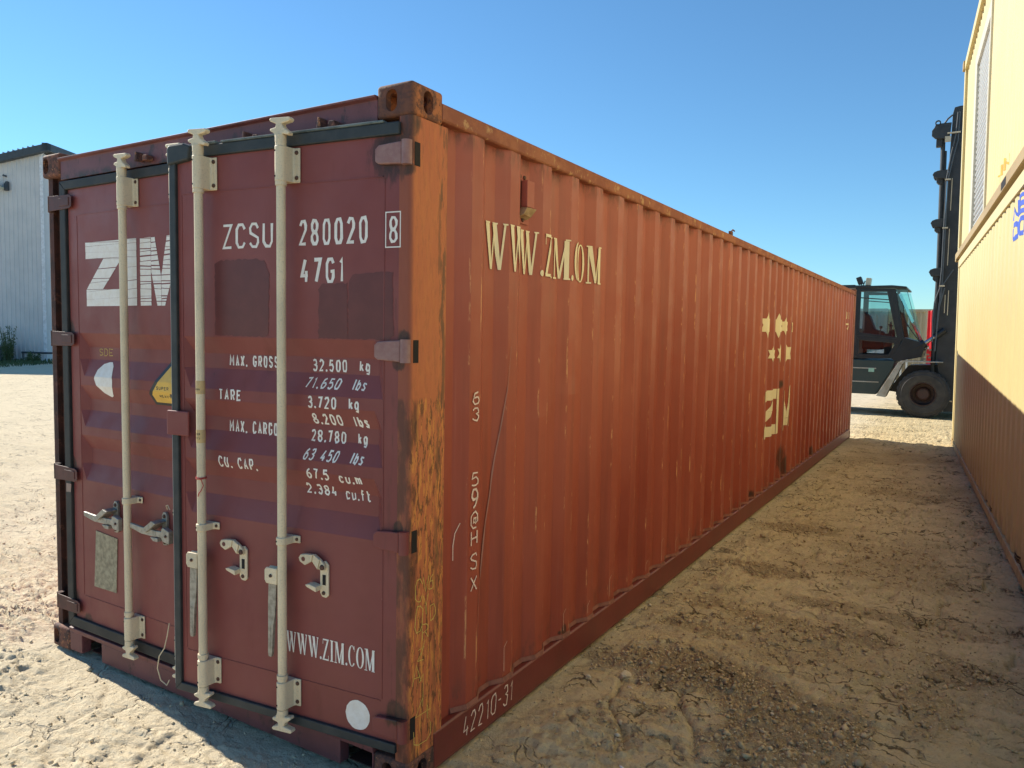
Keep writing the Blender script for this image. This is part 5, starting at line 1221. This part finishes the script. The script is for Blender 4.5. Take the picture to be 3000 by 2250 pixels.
# ================================================================ GROUND
def vnoise(x, y, seed):
    xi = np.floor(x).astype(np.int64); yi = np.floor(y).astype(np.int64); xf = x - xi; yf = y - yi
    u = xf * xf * (3 - 2 * xf); v = yf * yf * (3 - 2 * yf)
    def h(a, b):
        n = (a * 374761393 + b * 668265263 + seed * 1442695041) & 0xffffffff; n = ((n ^ (n >> 13)) * 1274126177) & 0xffffffff; return ((n ^ (n >> 16)) & 0xffff) / 65535.0
    return (h(xi, yi) * (1 - u) + h(xi + 1, yi) * u) * (1 - v) + (h(xi, yi + 1) * (1 - u) + h(xi + 1, yi + 1) * u) * v
def fbm(x, y, seed, o=4, g=.5):
    s = 0; a = 1; t = 0
    for k in range(o): s = s + a * vnoise(x, y, seed + k * 17); t += a; a *= g; x = x * 2.03 + 3.1; y = y * 2.03 + 1.7
    return s / t
def worley(x, y, seed):
    xi = np.floor(x).astype(np.int64); yi = np.floor(y).astype(np.int64); f1 = np.full(x.shape, 9.); f2 = f1.copy(); cid = np.zeros(x.shape); dx1 = np.zeros(x.shape); dy1 = np.zeros(x.shape)
    for i in (-1, 0, 1):
        for j in (-1, 0, 1):
            a = xi + i; b = yi + j; n = (a * 73856093 ^ b * 19349663 ^ seed * 83492791) & 0xffffffff; n = ((n ^ (n >> 13)) * 1274126177) & 0xffffffff
            r1 = (n & 0xffff) / 65535.; r2_ = ((n >> 16) & 0xffff) / 65535.; px = a + r1; py = b + r2_; d = np.hypot(x - px, y - py); m = d < f1
            f2 = np.where(m, f1, np.minimum(f2, d)); cid = np.where(m, (r1 * 7.13 + r2_ * 3.7) % 1, cid); dx1 = np.where(m, x - px, dx1); dy1 = np.where(m, y - py, dy1); f1 = np.where(m, d, f1)
    return f1, f2, cid, dx1, dy1
def sstep(v, a, b): t = np.clip((v - a) / (b - a), 0, 1); return t * t * (3 - 2 * t)
PATCH = [(.55, 1.55, .55, .28, 1), (1.05, 1.25, .38, .5, 1), (1.35, 1.0, .35, .30, .9), (1.25, .45, .4, .22, 1), (.9, 2.55, .9, .16, .8), (.45, 3.5, .35, .18, .9), (1.3, 3.0, .6, .12, .7), (.5, 5.0, .5, .25, .8), (1.3, 4.3, .35, .3, .6), (1.2, 7.2, .6, .4, .6), (.6, 9.6, .7, .35, .5),
         (-3.4, .9, .7, .12, .5), (-4.5, 1.4, 1.2, .15, .5), (1.75, 2.3, .3, .2, .9), (1.6, 1.8, .2, .3, .6), (.35, 2.15, .35, .1, .8)]
def terrain(x, y):
    wx = (fbm(x * 1.6, y * 1.6, 3, 3) - .5) * .55; wy = (fbm(x * 1.6 + 9, y * 1.6, 5, 3) - .5) * .55
    ca, sa = math.cos(.25), math.sin(.25); u = (x * ca + y * sa + wx); v = (-x * sa + y * ca + wy)
    near = np.exp(-((np.maximum(0, np.hypot(x - 1, y + 1) - 7)) / 9) ** 2)
    loose = np.zeros(x.shape); w3 = (fbm(x * 6, y * 6, 31, 4) - .5)
    for cx, cy, rx, ry, a in PATCH: loose = np.maximum(loose, a * sstep(1.15 - np.hypot((x - cx) / rx, (y - cy) / ry) + w3 * 1.3, 0, .6))
    amb = sstep(fbm(x * .9 + 5, y * 1.3, 41, 4), .56, .70) * .45; loose = np.maximum(loose, amb * (x > -.1))
    left = (x < -.3) & (y < 30)
    f1, f2, cid, dx, dy = worley(u * 2.0, v * 3.6, 7)
    e_ = f2 - f1; crk = 1 - sstep(e_, .0, .13); crk *= sstep(fbm(x * 2.2, y * 2.2, 51, 3), .42, .55)
    plate = ((cid - .5) * .022 + (dx * .5 + dy) * .030 * (cid - .3)) * np.where(x < -.1, .5, 1)
    crk2 = (1 - sstep(e_, .0, .07)) * sstep(fbm(x * 2.2, y * 2.2, 51, 3), .40, .5)
    h = (fbm(x * .5, y * .5, 1, 3) - .5) * .05 + (fbm(x * 3, y * 3, 11, 4) - .5) * np.where(x < -.1, .010, .020) + plate * (1 - loose * .7) - (crk * .010 * (1 - loose) + crk2 * .016 * (1 - loose * .6)) * np.where(x < -.1, .35, 1)
    lump = fbm(x * 26, y * 30, 61, 4, .6); h += loose * (lump - .42) * .050 + (lump - .5) * np.where(x < -.1, .008, .014) + (x < -.0) * (fbm(x * 9, y * 13, 63, 4, .6) - .5) * .010
    edge_l = (x < .35) * (fbm(x * 14, y * 14, 65, 4, .6) - .45) * .022; h += edge_l * (x > 0) * (y > -.5)
    g1, g2, gid, _, _ = worley(x * 34 + wx * 4, y * 38, 71); h += (loose * .8 + .10) * np.maximum(0, .42 - g1) * .022 * (gid > .35)
    m1, m2, mid_, mdx, mdy = worley(u * 5.5 + 3, v * 9.5, 15); k2 = (1 - sstep(m2 - m1, 0, .10)) * sstep(fbm(x * 3.1, y * 3.1, 57, 3), .46, .58)
    h += ((mid_ - .5) * .007 + mdy * .010 * (mid_ - .2)) * (1 - loose) * sstep(fbm(x * 1.9, y * 2.1, 58, 3), .38, .55) - k2 * .009 * (1 - loose)
    fine = (np.abs(fbm(x * 7 + y * 1.5, y * 24 - x * 3, 111, 4, .62) - .5)) * .022 + np.maximum(0, fbm(x * 24, y * 44, 113, 3) - .52) * .025
    h += fine * ((x < .1) * 1.0 + (x >= .1) * .45)
    tv = fbm(x * .8 + y * .35 + 3, y * 3.6 - x * .65, 121, 5, .55) * 12; fr = tv - np.floor(tv); saw = sstep(fr, 0, .16) - fr
    tm = sstep(fbm(x * 1.3 + 4, y * 1.6, 123, 3), .40, .56)
    h += saw * .028 * tm * (1 - .6 * loose)
    tv = fbm(x * 3.2 + 7, y * 5.5, 131, 4, .55) * 7; fr2_ = tv - np.floor(tv); saw2 = sstep(fr2_, 0, .18) - fr2_
    h += saw2 * .011 * sstep(fbm(x * 2.3, y * 2.6, 133, 3), .45, .6) * (1 - loose)
    scarp = ((fr < .16) * tm * .9 + (fr2_ < .14) * .4) * (x > -.2)
    # long drag ridges in the sunlit yard
    rg = np.abs(fbm((x * .35 + y * .10), (y * 2.6 - x * .55) , 81, 4) - .5); h += (1 - sstep(rg, 0, .05)) * .012 * (x < 0.2) * sstep(fbm(x * 1.5, y * 1.5, 91, 2), .4, .6)
    pit = sstep(vnoise(x * 17, y * 17, 97), .86, .95) * .006 * (x < 0) ; h -= pit
    loose = np.maximum(loose, scarp * .45 * (fbm(x * 12, y * 12, 141, 2) > .42))
    loose = np.maximum(loose, np.maximum(crk2 * np.where(x < -.1, .25, .7), crk * .35 * (fbm(x * 8, y * 8, 101, 2) > .5)))
    flat = np.exp(-((x - np.clip(x, -2.6, .02)) ** 2 + (y - np.clip(y, -.02, 12.2)) ** 2) / .02)
    h = h * near * (1 - .6 * flat) - .004 - .008 * flat
    return h, loose
def graded(lo, hi, c0, c1, fine, grow):
    out = list(np.arange(c0, c1, fine)); s = fine; x = c1
    while x < hi: out.append(x); s *= grow; x += s
    out.append(hi); s = fine; x = c0
    while x > lo: s *= grow; x -= s; out.insert(0, max(x, lo))
    return np.array(sorted(set(out)))
gx = graded(-400, 400, -3.2, 2.25, .0105, 1.035); gy_parts = []
y = -.95; ys = []
while y < 14: ys.append(y); y += .0085 + .0045 * max(0, y + 1) ** 1.05
ys = np.array(ys); lowy = []; s = .02; y = ys[0]
while y > -300: s *= 1.25; y -= s; lowy.insert(0, y)
highy = []; s = ys[-1] - ys[-2]; y = ys[-1]
while y < 600: s *= 1.06; y += s; highy.append(y)
gy = np.array(lowy + list(ys) + highy)
X, Y = np.meshgrid(gx, gy); hh, lo_ = terrain(X, Y); nx, ny = len(gx), len(gy)
print("GRID", nx, ny, nx * ny)
co = np.stack([X, Y, hh], -1).reshape(-1, 3)
me = bpy.data.meshes.new("ground"); idx = np.arange(nx * ny).reshape(ny, nx)
F = np.stack([idx[:-1, :-1], idx[:-1, 1:], idx[1:, 1:], idx[1:, :-1]], -1).reshape(-1, 4)
me.vertices.add(len(co)); me.vertices.foreach_set('co', co.ravel().astype(np.float32))
me.loops.add(F.size); me.loops.foreach_set('vertex_index', F.ravel().astype(np.int32))
me.polygons.add(len(F)); me.polygons.foreach_set('loop_start', np.arange(0, F.size, 4, dtype=np.int32)); me.polygons.foreach_set('use_smooth', np.ones(len(F), bool))
me.update(); me.validate()
at = me.attributes.new("loose", 'FLOAT', 'POINT'); at.data.foreach_set('value', lo_.ravel().astype(np.float32))
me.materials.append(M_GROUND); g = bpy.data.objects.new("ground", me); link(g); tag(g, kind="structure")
g['label'] = "dry tan dirt yard with cracked crust and churned dark patches"; 

# loose clods (uncountable) and a few real stones
ng = np.random.default_rng(5)
ph = (1 + 5 ** .5) / 2
ICO = np.array([(-1, ph, 0), (1, ph, 0), (-1, -ph, 0), (1, -ph, 0), (0, -1, ph), (0, 1, ph), (0, -1, -ph), (0, 1, -ph), (ph, 0, -1), (ph, 0, 1), (-ph, 0, -1), (-ph, 0, 1)]) / 1.9
ICF = [(0, 11, 5), (0, 5, 1), (0, 1, 7), (0, 7, 10), (0, 10, 11), (1, 5, 9), (5, 11, 4), (11, 10, 2), (10, 7, 6), (7, 1, 8), (3, 9, 4), (3, 4, 2), (3, 2, 6), (3, 6, 8), (3, 8, 9), (4, 9, 5), (2, 4, 11), (6, 2, 10), (8, 6, 7), (9, 8, 1)]
def clods(name, N, xr, yr, size, mat, label, thr):
    x = ng.uniform(xr[0], xr[1], N * 6); y = yr[0] + (yr[1] - yr[0]) * ng.uniform(0, 1, N * 6) ** 1.7
    h, lo2 = terrain(x, y); keep = (ng.uniform(0, 1, N * 6) < thr + lo2 * .9) & ~((x < .015) & (x > -2.45) & (y > .0)); x, y, h = x[keep][:N], y[keep][:N], h[keep][:N]; n = len(x)
    s = size * np.exp(ng.normal(0, .45, n)); V = ICO[None] * (1 + ng.uniform(-.42, .35, (n, 12, 1))) * s[:, None, None] * ng.uniform(.6, 1.2, (n, 1, 3)); V[:, :, 0] += x[:, None]; V[:, :, 1] += y[:, None]; V[:, :, 2] = V[:, :, 2] * .8 + (h + s * .25)[:, None]
    me = bpy.data.meshes.new(name); Fc = (np.array(ICF)[None] + (np.arange(n) * 12)[:, None, None]).reshape(-1, 3)
    me.vertices.add(n * 12); me.vertices.foreach_set('co', V.ravel().astype(np.float32)); me.loops.add(Fc.size); me.loops.foreach_set('vertex_index', Fc.ravel().astype(np.int32)); me.polygons.add(len(Fc)); me.polygons.foreach_set('loop_start', np.arange(0, Fc.size, 3, dtype=np.int32)); me.update(); me.validate()
    me.materials.append(mat); o = bpy.data.objects.new(name, me); link(o); tag(o, label, "dirt", kind="stuff")
clods("loose_clods", 14000, (-.0, 2.2), (-.9, 9.5), .0055, M_CLOD, "small crumbled dirt clods scattered over the shaded alley", .02)
clods("crust_chunks", 1500, (.0, 2.2), (-.9, 6.5), .0085, M_CLOD, "angular broken crust chunks piled in the churned patches of the alley", -.12)
clods("pebbles", 3000, (-.2, 2.2), (-.9, 7), .0038, M_CLODL, "pale pebbles and crumbs scattered on the sunlit dirt and alley", .10)
clods("yard_clods", 6000, (-6.5, .3), (-1.2, 6), .0045, M_CLODL, "small dirt clods on the sunlit yard in front of the container doors", .35)
def stone(x, y, s, label, mat=M_CLODL, seed=1):
    r = random.Random(seed); bm = bmesh.new(); bmesh.ops.create_icosphere(bm, subdivisions=2, radius=1)
    cuts = [Vector((r.uniform(-1, 1), r.uniform(-1, 1), r.uniform(-.4, 1))).normalized() for _ in range(9)]
    for v in bm.verts:
        for c in cuts:
            d = v.co.dot(c)
            if d > .62: v.co -= c * (d - .62)
        v.co += Vector([r.uniform(-.03, .03)] * 3)
        v.co = Vector((v.co.x * s[0], v.co.y * s[1], v.co.z * s[2]))
    me = bpy.data.meshes.new("stone"); bm.to_mesh(me); bm.free(); me.materials.append(mat); o = bpy.data.objects.new("stone", me)
    h, _ = terrain(np.array([x]), np.array([y])); o.location = (x, y, float(h[0]) + s[2] * .35); o.rotation_euler = (0, 0, r.uniform(0, 3)); link(o); tag(o, label, "stone", "stones lying in the alley")
stone(.303, 1.342, (.040, .028, .026), "largest broken stone lying close to the bottom rail of the red container", seed=2)
stone(.16, 1.22, (.020, .016, .010), "flat pale stone just left of the largest broken stone", seed=3)
stone(.37, 1.25, (.020, .013, .008), "thin pale chip in front of the largest broken stone", seed=5)
stone(1.02, 1.35, (.013, .011, .009), "small round pale pebble on the dark churned dirt in mid alley", seed=7)
stone(.62, .57, (.028, .007, .005), "thin white splinter on the bare dirt nearest the camera", M_WHITE, seed=8)
stone(1.72, .95, (.030, .020, .016), "brown clod alone on the pale dirt close to the yellow container", M_CLOD, seed=12)
stone(1.30, 2.35, (.022, .016, .012), "broken crust lump on the dark drag line in the middle of the alley", M_CLOD, seed=14)
stone(.86, 1.02, (.018, .015, .012), "grey brown stone at the edge of the churned patch below the largest broken stone", M_CLOD, seed=15)
# scrubby ground cover at the foot of the warehouse
mb = MB(); r7 = random.Random(21)
for _ in range(5000):
    s, o = r7.uniform(-3, 3.2), r7.uniform(.1, 5.2) ** 1.0
    if r7.random() < o / 6.5: continue
    p = Vector(wpt(s, o, r7.uniform(0, .16 - o * .015))); b = Vector((r7.uniform(-.5, .5), r7.uniform(-.5, .5), 1)).normalized(); c2 = b.orthogonal().normalized(); k = r7.uniform(.03, .09)
    mb.add([p - b * k, p - c2 * k * .25, p + b * k, p + c2 * k * .25], [(0, 1, 2, 3)])
tag(build("grass", mb, M_LEAF, clean=False), "sparse grass and weeds on the shaded strip before the warehouse", "grass", kind="stuff")
